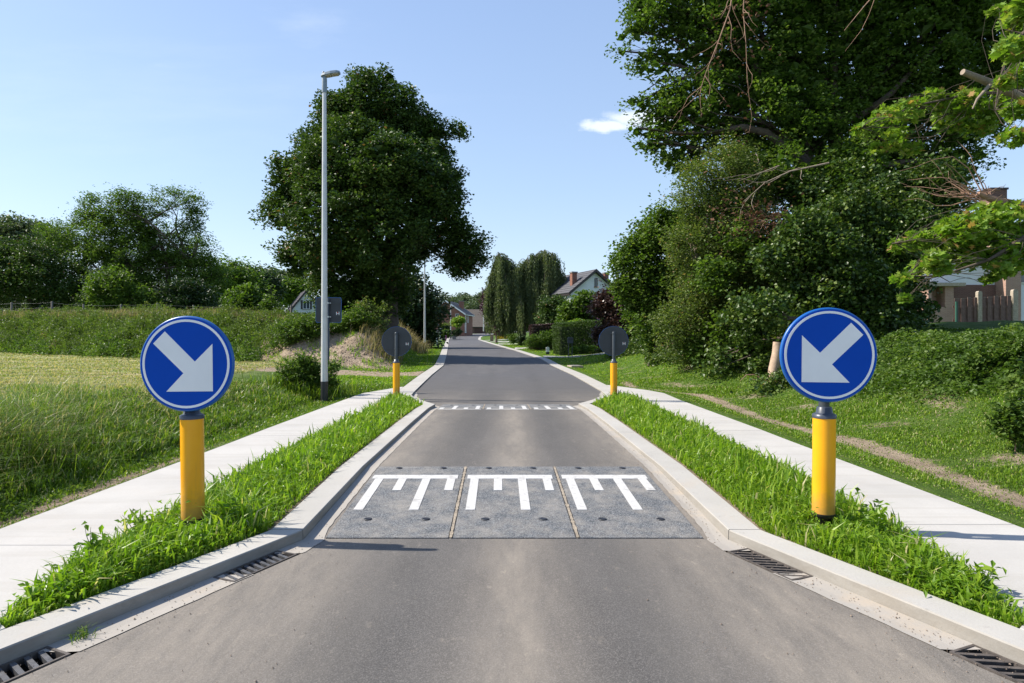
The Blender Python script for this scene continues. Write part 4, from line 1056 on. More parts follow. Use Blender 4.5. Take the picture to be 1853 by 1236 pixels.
# ================================================================== LEFT SIDE TREES
tree('willow_tree', 'wide open-crowned tree with several dark stems beyond the fence on the left', 'tree', 312, 62, .42,
     [(200, 378, 30), (165, 372, 20), (240, 368, 28), (295, 362, 26), (340, 358, 22), (225, 400, 40), (270, 400, 30), (320, 352, 14), (360, 362, 14), (355, 390, 16), (220, 440, 60), (170, 430, 45), (300, 450, 50, 2), (350, 450, 40), (375, 490, 32), (360, 510, 45), (250, 480, 60), (300, 510, 60, 2), (180, 490, 50), (345, 400, 22), (150, 395, 18), (100, 430, 34), (130, 470, 40), (400, 500, 22)],
     1700, 54, .72, .24, M['lf_mid'], 41, stems=4, shell=.5, twigs=160, sprigs=.03, top=.66, aspect=.45)
tree('round_tree', 'dense dark round tree at the far left edge behind the fence', 'tree', 60, 58, .35,
     [(40, 500, 60), (90, 510, 55), (-20, 500, 60), (60, 470, 40), (10, 470, 35), (120, 530, 35)], 700, 54, .8, .25, M['lf_oak'], 42, twigs=10, shell=.3)
tree('grey_poplar_tree', 'pale grey-green trees rising over the dark tree at the far left', 'tree', 30, 95, .5,
     [(30, 440, 45), (-10, 430, 40), (70, 435, 36), (110, 440, 28), (45, 415, 18), (5, 405, 12)], 360, 44, 1.5, .5, M['lf_far'], 43, twigs=10, shell=.3)
shrub('willow_shrub', 'pale green rounded shrub under the wide open-crowned tree', 'shrub', 215, 56, [(205, 530, 42), (240, 545, 36), (170, 545, 30), (270, 550, 22), (200, 510, 20)], 240, 60, .8, .24, M['lf_mid'], 44)
shrub('plum_shrub', 'dark purple-leaved shrub seen under the boughs of the open-crowned tree', 'shrub', 250, 70, [(240, 505, 28), (225, 520, 22)], 90, 60, 1.1, .3, M['lf_plum'], 45)
shrub('hawthorn_shrub', 'dark shrubs filling the ground under the stems of the open-crowned tree', 'shrub', 330, 58, [(330, 545, 40), (290, 550, 30), (370, 545, 32)], 190, 60, .9, .28, M['lf_dark'], 46)
for k, (bp, Yt, bl_, mt, lb) in enumerate([
    (420, 84, [(405, 500, 34), (440, 505, 34), (425, 530, 36), (395, 535, 30)], 'lf_mid', 'green tree right of the open-crowned tree, above the fence'),
    (465, 92, [(460, 510, 30), (480, 520, 28), (445, 530, 28), (475, 545, 26)], 'lf_dark', 'dark tree between the fence bush and the white gable house'),
    (500, 150, [(495, 505, 16), (510, 510, 15), (530, 515, 16), (515, 530, 22)], 'lf_far', 'row of pale distant poplars above the slate roof of the gable house'),
    (545, 135, [(540, 525, 18), (525, 530, 16)], 'lf_mid', 'light green tree just behind the slate roof of the gable house')]):
    tree('background_tree', lb, 'tree', bp, Yt, .3, bl_, 260, 40, Yt * .016, Yt * .0052, M[mt], 50 + k, group='background trees left', twigs=6, shell=.3)
shrub('elder_bush', 'dark glossy bush standing on the weedy bank at the fence line', 'bush', 447, 41, [(440, 550, 30), (465, 565, 26), (430, 570, 22), (480, 575, 16), (445, 530, 14)], 190, 46, .5, .2, M['lf_mid'], 56, aspect=.8)
shrub('ash_sapling', 'thin light green sapling right of the dark bush on the bank', 'sapling', 492, 39, [(492, 535, 12), (488, 555, 16), (497, 570, 18), (490, 520, 5)], 60, 26, .3, .16, M['lf_mid'], 57, shell=.1)
# shrubs over the heap of earth
shrub('bramble_bush', 'green bramble bush on top of the earth heap, right of the rectangular sign', 'bush', 632, 31.5, [(625, 590, 22), (645, 575, 22), (625, 612, 20), (655, 600, 24), (640, 628, 16), (610, 600, 16)], 190, 44, .35, .13, M['lf_mid'], 60, sprigs=.15)
shrub('willowherb_bush', 'pale feathery bush with upright sprays on the heap', 'bush', 675, 32.5, [(665, 575, 22), (680, 595, 26), (700, 612, 20), (660, 555, 11), (690, 565, 10), (672, 625, 20), (700, 632, 16), (718, 628, 12), (650, 632, 14)], 200, 44, .34, .12, M['lf_olive'], 61, sprigs=.35)
shrub('nettle_bush', 'dark leafy weeds at the foot of the rectangular sign', 'bush', 560, 31, [(540, 600, 22), (560, 590, 20), (520, 605, 20), (575, 605, 18)], 160, 44, .35, .12, M['lf_mid'], 62, sprigs=.2)
shrub('roadside_bush', 'green bush around the base of the tall lamp post', 'bush', 545, 16.2, [(540, 672, 22), (522, 688, 18), (560, 680, 20), (538, 700, 20), (570, 700, 14), (510, 700, 14), (603, 668, 10), (600, 690, 8), (555, 655, 10)], 420, 30, .16, .07, M['lf_mid'], 63, sprigs=.6, tr=.015, shell=.1)
# ================================================================== RIGHT SIDE GARDENS
def weeping(name, label, base_px, Y, H, tops, n_str, seed, mat):
    g = np.random.default_rng(seed); bx = (base_px - CX) / FPX * Y; z0 = float(hgt(bx, Y)) - .1
    root = empty(name, (bx, Y, z0), 0, label, 'tree'); loc = np.array([bx, Y, z0])
    MB().tube([(0, 0, 0), (.15, 0, H * .3), (-.1, .1, H * .6), (0, 0, H * .8)], [.34, .27, .2, .1], 10).build('trunk', M['bark'], root)
    C = []; T = []
    per_top = n_str // len(tops)
    for (px_, py_, reach) in tops:
        t0 = P(px_, py_, Y) - loc; rm = reach / FPX * Y
        MB().tube([np.array([0, 0, H * .55]), (np.array([0, 0, H * .7]) + t0) / 2 + np.array([0, 0, .4]), t0 - np.array([0, 0, .15])], [.13, .08, .03], 7).build('limb', M['bark'], root)
        mb = MB()
        for q_ in range(7):
            a = 2 * math.pi * (q_ + g.uniform(0, .9)) / 7; rr = rm * g.uniform(.55, 1.25); lift = g.uniform(-.1, .45)
            arc = [t0 + np.array([math.cos(a) * rr * f, math.sin(a) * rr * f, lift * math.sin(math.pi * min(1, f * 1.1)) - rm * .75 * f ** 2.6]) for f in (0, .25, .5, .75, 1.0)]
            mb.tube(arc, [.035, .03, .022, .015, .006], 5)
            full = g.uniform(.35, 1.0); shade = g.normal() * .16
            for k in range(per_top // 7):
                f = g.uniform(.1, 1.02) ** .8; i_ = min(3, int(f * 4)); st = arc[i_] + (arc[i_ + 1] - arc[i_]) * (f * 4 - i_)
                st = st + np.array([g.normal() * .16, g.normal() * .16, -abs(g.normal()) * .1])
                ln = max(.4, min((st[2] - .3) * g.uniform(.75, 1), (st[2]) * full * g.uniform(.5, 1.05)))
                m = int(ln * 13) + 4; tt = g.uniform(0, 1, m) ** .85; sw = 1 - (1 - tt) ** 2
                dx, dy = math.cos(a) * .25 + g.normal() * .12, math.sin(a) * .25 + g.normal() * .12
                C.append(np.stack([st[0] + dx * sw + g.normal(size=m) * .055, st[1] + dy * sw + g.normal(size=m) * .055, st[2] - ln * tt], 1))
                T.append(np.clip(g.beta(2, 2, m) + shade, 0, 1))
        mb.build('arching_boughs', M['bark'], root)
    leaf_cloud('crown', np.vstack(C), .21, M[mat], root, .0, np.concatenate(T), .42, 2.5, g=g)
weeping('weeping_beech_tree', 'tall weeping beech trailing grey-green curtains beside the street', 945, 66, 9.6,
        [(904, 462, 20), (918, 468, 20), (898, 490, 20), (912, 500, 30), (930, 490, 18), (952, 474, 22), (968, 464, 20), (984, 457, 22), (998, 462, 16), (965, 500, 34), (990, 490, 32), (1008, 488, 16), (1016, 512, 22), (1026, 540, 20), (1032, 570, 18), (1012, 560, 28), (1022, 520, 16), (893, 530, 14), (935, 530, 34), (1000, 540, 30)], 3800, 71, 'lf_weep')
tree('plum_tree', 'purple-leaved tree at the left foot of the weeping beech', 'tree', 898, 80, .14, [(890, 545, 17), (900, 565, 22), (905, 590, 16), (882, 560, 10), (885, 530, 9)], 190, 50, .7, .26, M['lf_plum'], 72, twigs=16, sprigs=.1)
tree('copper_beech_tree', 'brown copper-leaved tree in front of the white gable house on the right', 'tree', 1110, 34, .1,
     [(1112, 548, 24), (1132, 562, 34), (1100, 540, 14), (1125, 592, 32), (1098, 605, 18), (1150, 585, 30), (1086, 560, 10), (1140, 535, 22), (1085, 605, 10)], 520, 42, .5, .17, M['lf_copper'], 73, stems=2, shell=.4, twigs=60, sprigs=.1, aspect=.8)
tree('garden_tree', 'green rounded garden tree between weeping beech and copper-leaved tree', 'tree', 1062, 50, .14,
     [(1060, 552, 20), (1045, 568, 20), (1076, 566, 18), (1055, 590, 22), (1030, 590, 16), (1080, 590, 20), (1052, 540, 10), (1030, 562, 16), (1022, 590, 16)], 380, 44, .6, .22, M['lf_mid'], 74, shell=.35, aspect=.8)
tree('garden_tree', 'dark green tree hiding the lower left wall of the white gable house', 'tree', 1002, 56, .12,
     [(1000, 556, 20), (1014, 548, 13), (992, 578, 18), (1008, 585, 20), (1022, 566, 14)], 260, 44, .6, .2, M['lf_oak'], 76, shell=.3, aspect=.8)
shrub('yellow_shrub', 'low yellow-green shrub showing above the clipped conifer hedge', 'shrub', 1040, 43, [(1034, 588, 5), (1045, 586, 6), (1055, 588, 5)], 80, 40, .3, .15, M['lf_bright'], 75)
def hedge(name, label, corners, h, mat, size, n, seed, core='lf_dark', rnd=.12):
    """corners: footprint polygon in metres; leaves clothe a solid dark core"""
    g = np.random.default_rng(seed)
    c = np.array(corners, float); ctr = c.mean(0)
    z = [float(hgt(*p)) for p in c]
    root = empty(name, (ctr[0], ctr[1], min(z)), 0, label, 'hedge')
    m = MB(); inn = ctr + (c - ctr) * (1 - .16 / np.linalg.norm(c - ctr, axis=1, keepdims=True))
    mz = np.mean(z)
    m.prism([tuple(p - ctr) for p in inn], -.15, min(z) - min(z) + h - .22); m.build('core', M['core'], root)
    k = len(c); el = [np.linalg.norm(c[(i + 1) % k] - c[i]) for i in range(k)]
    ar = abs(sum(c[i][0] * c[(i + 1) % k][1] - c[(i + 1) % k][0] * c[i][1] for i in range(k))) / 2
    area = [e * h for e in el] + [ar * 2.2]
    from_top = np.array(area) / sum(area)
    Q = []
    cnt = g.multinomial(n, from_top)
    for i in range(k):
        u_ = g.uniform(0, 1, cnt[i])[:, None]; p = c[i] + (c[(i + 1) % k] - c[i]) * u_
        zz = g.uniform(0, 1, cnt[i]) ** .9 * h
        wob = .05 * np.sin(p[:, :1] * 2.1 + p[:, 1:] * 3.0) + .03 * np.sin(zz[:, None] * 5 + p[:, :1] * 4)
        nn = np.array([(c[(i + 1) % k] - c[i])[1], -(c[(i + 1) % k] - c[i])[0]]); nn /= np.linalg.norm(nn)
        p = p + nn * (wob + g.normal(size=(cnt[i], 1)) * .035 - rnd * sstep(h - .25, h, zz)[:, None])
        Q.append(np.column_stack([p - ctr, zz + hgt(p[:, 0], p[:, 1]) - min(z)]))
    w = g.dirichlet(np.ones(k) * .55, cnt[-1]); p = w @ c
    Q.append(np.column_stack([p - ctr, h + g.normal(size=cnt[-1]) * .03 + .03 * np.sin(p[:, 0] * 3) + hgt(p[:, 0], p[:, 1]) - min(z)]))
    Q = np.vstack(Q)
    leaf_cloud('foliage', Q, size, mat, root, .1, g=g)
    return root
M['core'] = plain('hedge_inner_twigs', (0.02, 0.03, 0.012), 1.0, var=.4, scale=8, bump=.6)
hedge('conifer_hedge', 'clipped dark green conifer hedge with one sunlit rounded end', [(2.75, 42.2), (3.05, 41.2), (6.2, 40.4), (8.4, 40.2), (8.4, 41.4), (6.2, 41.7), (3.1, 43.0)], 2.08, M['lf_hedge'], .07, 48000, 81)
hedge('beech_hedge', 'clipped purple-brown beech hedge left of the conifer hedge', [(1.35, 50.5), (1.6, 50.0), (3.7, 50.0), (3.7, 51.0), (1.5, 51.0)], 1.95, M['lf_copper'], .13, 7000, 82)
shrub('laurel_shrub', 'low green laurel in front of the purple-brown beech hedge', 'shrub', 975, 49, [(965, 618, 12), (980, 614, 12), (995, 610, 11), (958, 624, 8), (985, 625, 10)], 110, 44, .35, .14, M['lf_mid'], 83, aspect=.5)
for k, (px_, py_, r_, Yb, mt, lb) in enumerate([
    (1040, 634, 6, 39.6, 'lf_bright', 'small yellow-green plant at the foot of the conifer hedge, beside the dark mailbox'),
    (1056, 632, 7, 39.6, 'lf_mid', 'second small plant along the foot of the conifer hedge'),
    (1072, 631, 6, 39.6, 'lf_bright', 'third small plant along the foot of the conifer hedge, left of the grey disc'),
    (1152, 620, 9, 38.5, 'lf_bright', 'yellow-green plant right of the grey disc, under the copper leaves'),
    (1170, 625, 9, 37.5, 'lf_bright', 'rightmost yellow-green plant under the hazel, at the top of the lawn'),
    (905, 605, 9, 92, 'lf_mid', 'pale clipped globe bush beside the brick pillar'),
    (902, 598, 11, 98, 'lf_olive', 'bigger brownish globe bush behind the pale one'),
    (826, 584, 9, 108, 'lf_bright', 'bright green clipped tree ball in front of the brick gable house'),
    (832, 580, 6, 108, 'lf_bright', 'smaller upper ball of the clipped tree at the brick gable house'),
    (828, 601, 6, 109, 'lf_dark', 'dark clipped block bush below the bright ball tree'),
    (806, 605, 9, 104, 'lf_mid', 'low green hedge plant left of the distant lamp post'),
    (805, 592, 8, 110, 'lf_olive', 'reddish green bush at the wall of the brick gable house'),
    (930, 612, 8, 64, 'lf_mid', 'low green garden plant under the weeping beech'),
    (945, 616, 8, 58, 'lf_dark', 'dark low plant between weeping beech and beech hedge')]):
    shrub('garden_bush', lb, 'bush', px_, Yb, [(px_, py_, r_)], 46, 30, Yb * .0045, Yb * .0028, M[mt], 90 + k, twigs=0, shell=.2, group='small garden bushes', tr=.02)
# far tree belt at the end of the street
FT = ['distant tree above the ridge of the brick gable house', 'distant tree in the middle of the gap above the garage roof', 'distant tree right of the middle of the gap over the garage', 'distant tree behind the right slope of the brick gable house', 'distant tree peeking out left of the weeping beech top', 'distant tree at the left end of the gap under the oak boughs', 'paler nearer tree directly above the left half of the garage roof', 'paler nearer tree directly above the right half of the garage roof', 'distant tree behind the left curtain of the weeping beech', 'distant tree glimpsed under the oak boughs left of the gable house', 'distant tree between weeping beech and the white gabled house']
for k, (px_, py_, r_, Yt) in enumerate([(828, 555, 20, 230), (850, 548, 16, 250), (868, 545, 14, 255), (838, 545, 14, 260), (885, 545, 18, 245), (815, 552, 16, 235), (855, 565, 20, 215), (875, 565, 16, 220), (905, 545, 20, 240), (790, 550, 22, 240), (1045, 540, 24, 190)]):
    tree('far_tree', FT[k], 'tree', px_, Yt, .4, [(px_, py_, r_), (px_ + r_ * .4, py_ + r_ * .7, r_ * .9), (px_ - r_ * .5, py_ + r_ * .9, r_ * .9)],
         130, 34, Yt * .0062, Yt * .0035, M['lf_far'], 120 + k, group='distant tree belt', twigs=0, shell=.3)
# wood on the horizon, one mass to either side
def far_wood(x0, x1, Y, h, n, seed, name='far_wood'):
    g = np.random.default_rng(seed)
    cx_ = g.uniform(x0, x1, n // 40); Q = []
    for c in cx_:
        hh = h * g.uniform(.6, 1.1)
        yy = Y + g.normal() * 12; zz = float(zb(yy))
        q = unit(40, g) * (g.uniform(.6, 1, 40)[:, None]); q = q * np.array([h * .38, h * .38, hh * .5]) + np.array([c, yy, zz + hh * .52]); Q.append(q)
    o = leaf_cloud(name, np.vstack(Q), 2.2, M['lf_far'], None, .5, aspect=.8, g=g); tag(o, kind='stuff')
far_wood(-330, -95, 210, 15, 26000, 201)
far_wood(60, 330, 240, 15, 20000, 202)
far_wood(-95, 60, 330, 15, 12000, 203)
# ================================================================== GRASS AND GROUND COVER
def blades(name, XY, Z, L, W, mat, g, lean=.5, tint=None, lean_dir=None, kind='stuff'):
    n = len(XY)
    a = g.uniform(0, 2 * math.pi, n) if lean_dir is None else lean_dir + g.normal(size=n) * .8
    dx, dy = np.cos(a), np.sin(a); b = a + g.uniform(.6, 2.5, n); px_, py_ = np.cos(b), np.sin(b)
    ln = lean * g.uniform(.2, 1.3, n)
    base = np.column_stack([XY, Z - .01]); D = np.column_stack([dx, dy, np.zeros(n)]); S = np.column_stack([px_, py_, np.zeros(n)])
    Lc = L[:, None]; Wc = W[:, None]; lc = ln[:, None]; up_ = np.array([0, 0, 1.])
    mid = base + up_ * Lc * .55 + D * Lc * lc * .25
    tip = base + up_ * Lc * (.95 - .35 * np.minimum(lc, 1)) + D * Lc * lc * .85
    V = np.stack([base - S * Wc * .5, base + S * Wc * .5, mid + S * Wc * .42, mid - S * Wc * .42, tip], 1).reshape(-1, 3)
    i = (np.arange(n) * 5)[:, None]
    t_ = g.uniform(0, .93, n) if tint is None else tint
    o = mesh_np(name, V, [i + np.array([0, 1, 2, 3]), i + np.array([3, 2, 4])], mat, None, np.concatenate([t_, t_]))
    if kind: tag(o, kind=kind)
    return o
def samp(n, x0, x1, y0, y1, g, pw=1.0):
    """more of them close to the eye: density falls with distance"""
    uu = g.uniform(0, 1, n); y = (y0 ** (1 - pw) + uu * (y1 ** (1 - pw) - y0 ** (1 - pw))) ** (1 / (1 - pw)) if pw != 1 else y0 * (y1 / y0) ** uu
    return g.uniform(0, 1, n), y
def tufted(n, g, t, dens_scale=1.0): return None
def patch(x, y, s=1.0, ph=0.0):
    return .5 + .25 * (np.sin(x * 1.7 * s + ph) * np.cos(y * 1.3 * s + 1.2 * ph) + np.sin((x + y) * 2.9 * s + 2 * ph) * .6 + np.sin((x - 1.6 * y) * 5.3 * s + ph) * .4)
# islands: long bright grass and broad-leaved weeds
for side in (-1, 1):
    g = np.random.default_rng(300 + side)
    n = 68000
    u_, y = samp(n, 0, 1, 3.12, 15.6, g, 1.0)
    a, b = isl_bounds(side, y); ok = np.abs(b) > np.abs(a) + .015
    x = a + (b - a) * (.03 + .94 * u_)
    dens = np.clip(.55 + patch(x, y, 2.0, side), 0, 1) * sstep(3.05, 3.9, y) ** .5
    ok &= g.uniform(size=n) < dens
    x, y, u_ = x[ok], y[ok], u_[ok]
    wid = np.minimum(np.abs(b - a)[ok], 1.3)
    L = g.uniform(.035, .115, len(x)) * (.7 + .7 * patch(x, y, 1.3, 2)) * (.65 + .35 * np.sin(np.pi * u_)) * np.clip(wid / .6, .45, 1)
    long_ = g.uniform(size=len(x)) > .93; L = np.where(long_, L * 1.8 + .04, L)
    W = np.where(long_, .009, .0055) * (1 + y / 9)
    tint = np.clip(g.beta(2, 2, len(x)), 0, .93); tint = np.where(g.uniform(size=len(x)) > .975, 1, tint)
    wide = g.uniform(size=len(x)) > .80; W = np.where(wide, W * 1.35, W * .9); L = np.where(wide, L * 1.35 + .01, L)
    bx_, by_ = (-2.36, 4.69) if side < 0 else (2.325, 4.735)
    nr = np.hypot(x - bx_, y - (by_ - .12)); L = L * (.35 + .65 * sstep(.10, .32, nr))
    blades('island_grass', np.column_stack([x, y]), isl_z(side, x, y), L, W, M['grass_bright'], g, .8, tint)
    # weeds: rosettes of pointed leaves on short stems
    m = 800
    u_, y = samp(m, 0, 1, 3.35, 15.4, g, .8)
    a, b = isl_bounds(side, y); x = a + (b - a) * (.1 + .8 * u_); ok = np.abs(b - a) > .25; x, y = x[ok], y[ok]; m = len(x)
    per = 15; Q = []; T = []
    h = g.uniform(.03, .12, m) * np.where(g.uniform(size=m) > .95, 1.7, 1)
    rep = np.repeat(np.arange(m), per); tt = g.uniform(.2, 1, len(rep))
    q = np.column_stack([x[rep], y[rep], isl_z(side, x[rep], y[rep]) + h[rep] * tt]) + g.normal(size=(len(rep), 3)) * np.array([.035, .035, .01])
    tn = np.clip(g.beta(2, 2, m)[rep] * .6 + g.uniform(0, .33, len(rep)), 0, .93)
    tag(leaf_cloud('island_weeds', q, .048, M['grass_bright'], None, .55, tn, .42, 0, g=g), kind='stuff')
# verges
def verge(side, n, y0, y1, d1, mat, lmin, lmax, seed, dens=1.0, wmul=1.0, pw=1.3, name='verge_grass', dmin=0.03, hayw=True):
    g = np.random.default_rng(seed)
    u_, y = samp(n, 0, 1, y0, y1, g, pw)
    dd = dmin + u_ * (d1 - dmin)
    x = np.where(side < 0, SL(y) - dd, SR(y) + dd)
    hay, dirt = hay_dirt(x, y)
    keep = g.uniform(size=n) < np.clip((1 - dirt * 1.05) * dens, .14, 1) * np.where(hay > .5, .35 if hayw else 1, 1)
    keep &= np.abs(x / y) < .95
    x, y, dd, dirt = x[keep], y[keep], dd[keep], dirt[keep]
    k = len(x)
    L = g.uniform(lmin, lmax, k) * (.5 + patch(x, y, .8, 3)) * (1 - .5 * dirt) * sstep(-.2, .8, dd)
    W = (.0045 + .0012 * y) * wmul * g.uniform(.7, 1.3, k)
    t_ = np.clip(g.beta(2, 2, k), 0, .93); t_ = np.where(g.uniform(size=k) > .95, 1, t_)
    return blades(name, np.column_stack([x, y]), hgt(x, y), L, W, mat, g, .8, t_)
verge(-1, 85000, 3.6, 19, 3.6, M['grass_mid'], .05, .17, 401)
verge(-1, 34000, 3.8, 17, 2.5, M['grass_mid'], .10, .28, 403, dens=.8, dmin=.9, name='tall_verge_grass')
verge(-1, 40000, 3.9, 17, 3.0, M['grass_bright'], .04, .12, 406, dmin=.5, name='bright_verge_grass')
verge(-1, 26000, 18, 60, 3.0, M['grass_bright'], .05, .12, 405)
verge(1, 90000, 3.6, 22, 3.5, M['grass_mid'], .025, .085, 402, wmul=.9)
verge(1, 40000, 3.6, 22, 3.5, M['grass_bright'], .03, .09, 412, wmul=.9)
verge(1, 40000, 20, 75, 6.0, M['grass_bright'], .03, .08, 404, pw=1.1)
# tall pale clumps along the lip of the field on the left
g = np.random.default_rng(420)
n = 26000
y = 4.2 * (15.0 / 4.2) ** g.uniform(0, 1, n); dd = 2.4 + g.normal(size=n) * .42 + .3 * np.sin(y * 1.1)
x = SL(y) - dd
cl = patch(x, y, 1.1, 5.0); k = g.uniform(size=n) < np.clip(cl * 1.6 - .25, .05, 1)
x, y = x[k], y[k]; n = len(x)
tint = np.where(g.uniform(size=n) > .72 - .25 * sstep(7, 12, y), 1.0, g.uniform(0, .9, n))
blades('tussock_grass', np.column_stack([x, y]), hgt(x, y), g.uniform(.12, .34, n) * (1.2 - .35 * sstep(7, 11, y)), g.uniform(.004, .008, n) * (1 + y / 18), M['grass_mid'], g, 1.25, tint)
q = 30000; y = 4.0 * (16.0 / 4.0) ** g.uniform(0, 1, q); dd = g.uniform(.5, 3.2, q); x = SL(y) - dd
k = patch(x, y, 1.9, 1.0) > .6; x, y = x[k], y[k]
tag(leaf_cloud('verge_weeds', np.column_stack([x, y, hgt(x, y) + g.uniform(.02, .20, len(x)) * (.4 + .6 * sstep(.6, 2, SL(y) - x))]), .05, M['lf_mid'], None, .4, None, .5, g=g), kind='stuff')
# one big arching tussock at the left edge, above the ditch
for (cx_, cy_, sp_, n_) in ((-5.85, 7.0, .38, 3600), (-6.5, 8.2, .4, 1300), (-5.3, 5.6, .22, 600), (-7.2, 10.0, .4, 800)):
    x = g.normal(cx_, sp_, n_); y = g.normal(cy_, sp_, n_)
    blades('tussock_grass', np.column_stack([x, y]), hgt(x, y), g.uniform(.3, .72, n_), g.uniform(.004, .008, n_) * 1.3, M['grass_mid'], g, 1.5, np.where(g.uniform(size=n_) > .86, 1.0, g.uniform(.2, .93, n_)))
# rank tufts at the foot of the tall lamp post
g = np.random.default_rng(425); n = 5200
x = g.normal(-5.3, .42, n); y = g.normal(16.4, .7, n); k = (SL(y) - x > .1) & (y > 15.6); x, y = x[k], y[k]; n = len(x)
blades('rank_grass', np.column_stack([x, y]), hgt(x, y), g.uniform(.2, .62, n), g.uniform(.012, .022, n), M['grass_mid'], g, .9)
# mown field
g = np.random.default_rng(430); n = 90000
y = 8.0 * (43.0 / 8.0) ** g.uniform(0, 1, n); x = -y * g.uniform(.22, .95, n)
hay, dirt = hay_dirt(x, y); k = (hay > .25) & (x < SL(y) - 2.2); x, y = x[k], y[k]; n = len(x)
pt = patch(x * .6, y * 2.2, .8, 7)
tint = np.clip(g.beta(2, 2, n) * .7 + .28 + (pt - .5) * .7, 0, 1)
blades('field_grass', np.column_stack([x, y]), hgt(x, y), g.uniform(.03, .12, n) * (1 + (y < 15) * .5), (.006 + .0013 * y) * g.uniform(.6, 1.3, n), M['grass_hay'], g, 1.2, tint)
# weeds on the long bank
def weeds():
    g = np.random.default_rng(440)
    m = 7500
    t_ = g.uniform(-1.0, 40, m); s_ = g.uniform(-.2, 8.5, m) ** 1.0
    bx = EP0[0] + _et[0] * t_ + _en[0] * s_; by = EP0[1] + _et[1] * t_ + _en[1] * s_
    ok = (np.abs(bx / by) < .92) & (SL(by) - bx > 3.0)
    # leave the bare flank of the heap open
    ok &= ~((t_ < 6.5) & (s_ < 3.2))
    bx, by, s_ = bx[ok], by[ok], s_[ok]; m = len(bx)
    h = g.uniform(.35, 1.1, m) * (.45 + .9 * patch(bx, by, .7, 2)) * (.55 + .45 * sstep(7, 16, t_[ok])) * sstep(9.5, 6, s_ * 1.0)
    per = 26; rep = np.repeat(np.arange(m), per); tt = g.uniform(.02, 1, len(rep)) ** .8
    wdt = .26 * (1.15 - tt)
    q = np.column_stack([bx[rep] + g.normal(size=len(rep)) * wdt, by[rep] + g.normal(size=len(rep)) * wdt, hgt(bx, by)[rep] + h[rep] * tt])
    tn = np.clip(g.beta(2, 2, m)[rep] * .7 + g.uniform(0, .3, len(rep)), 0, 1)
    tag(leaf_cloud('bank_weeds', q, .125, M['lf_olive'], None, .3, np.clip(tn * (.35 + .9 * patch(bx, by, .9, 3)[rep]), 0, 1), .5, g=g), kind='stuff')
    m = 2600
    t2 = g.uniform(5.5, 40, m); s2 = g.normal(.5, .75, m)
    bx = EP0[0] + _et[0] * t2 + _en[0] * s2; by = EP0[1] + _et[1] * t2 + _en[1] * s2
    ok = (np.abs(bx / by) < .92) & (patch(bx, by, .8, 9) > .45); bx, by = bx[ok], by[ok]; m = len(bx)
    h = g.uniform(.3, 1.0, m) * (.3 + 1.2 * patch(bx, by, .9, 6)); rep = np.repeat(np.arange(m), 24); tt = g.uniform(.02, 1, len(rep)) ** .8
    q = np.column_stack([bx[rep] + g.normal(size=len(rep)) * .24 * (1.15 - tt), by[rep] + g.normal(size=len(rep)) * .24 * (1.15 - tt), hgt(bx, by)[rep] + h[rep] * tt])
    tag(leaf_cloud('bank_weeds', q, .14, M['lf_mid'], None, .3, np.clip(patch(bx, by, 1.3, 3)[rep] + g.uniform(-.3, .3, len(rep)), 0, 1), .55, g=g), kind='stuff')
    n = 30000
    t_ = g.uniform(-1.0, 40, n); s_ = g.uniform(-.3, 8.5, n)
    x = EP0[0] + _et[0] * t_ + _en[0] * s_; y = EP0[1] + _et[1] * t_ + _en[1] * s_
    ok = (SL(y) - x > 2.6) & (np.abs(x / y) < .92) & ~((t_ < 6.5) & (s_ < 3.2)); x, y, t_ = x[ok], y[ok], t_[ok]
    blades('bank_grass', np.column_stack([x, y]), hgt(x, y), g.uniform(.3, .9, len(x)) * (.45 + .55 * sstep(7, 16, t_)), g.uniform(.02, .04, len(x)), M['grass_mid'], g, .6)
    n = 15000
    t_ = g.uniform(-1.0, 40, n); s_ = g.uniform(3.4, 6.0, n) + 1.2 * (g.uniform(size=n) > .8)
    x = EP0[0] + _et[0] * t_ + _en[0] * s_; y = EP0[1] + _et[1] * t_ + _en[1] * s_
    ok = (SL(y) - x > 2.4) & (np.abs(x / y) < .92) & (patch(x, y, .5, 4) > .42); x, y, t_ = x[ok], y[ok], t_[ok]
    blades('seeding_grass', np.column_stack([x, y]), hgt(x, y), g.uniform(.7, 1.15, len(x)) * (.4 + .6 * sstep(7, 16, t_)), g.uniform(.015, .035, len(x)), M['grass_seed'], g, .35)
    # feathery dry grass down the right shoulder of the heap
    n = 800
    x = g.normal(-6.2, .55, n); y = g.normal(30.6, .8, n); ok = SL(y) - x > 1.6; x, y = x[ok], y[ok]
    blades('seeding_grass', np.column_stack([x, y]), hgt(x, y), g.uniform(.4, 1.0, len(x)), g.uniform(.012, .025, len(x)), M['grass_seed'], g, .8, lean_dir=0.2)
    n = 1500
    x = g.normal(-7.2, .5, n); y = g.normal(45, 1.4, n); ok = SL(y) - x > .5; x, y = x[ok], y[ok]
    blades('seeding_grass', np.column_stack([x, y]), hgt(x, y), g.uniform(.5, 1.3, len(x)), g.uniform(.02, .035, len(x)), M['grass_seed'], g, .7)
weeds()
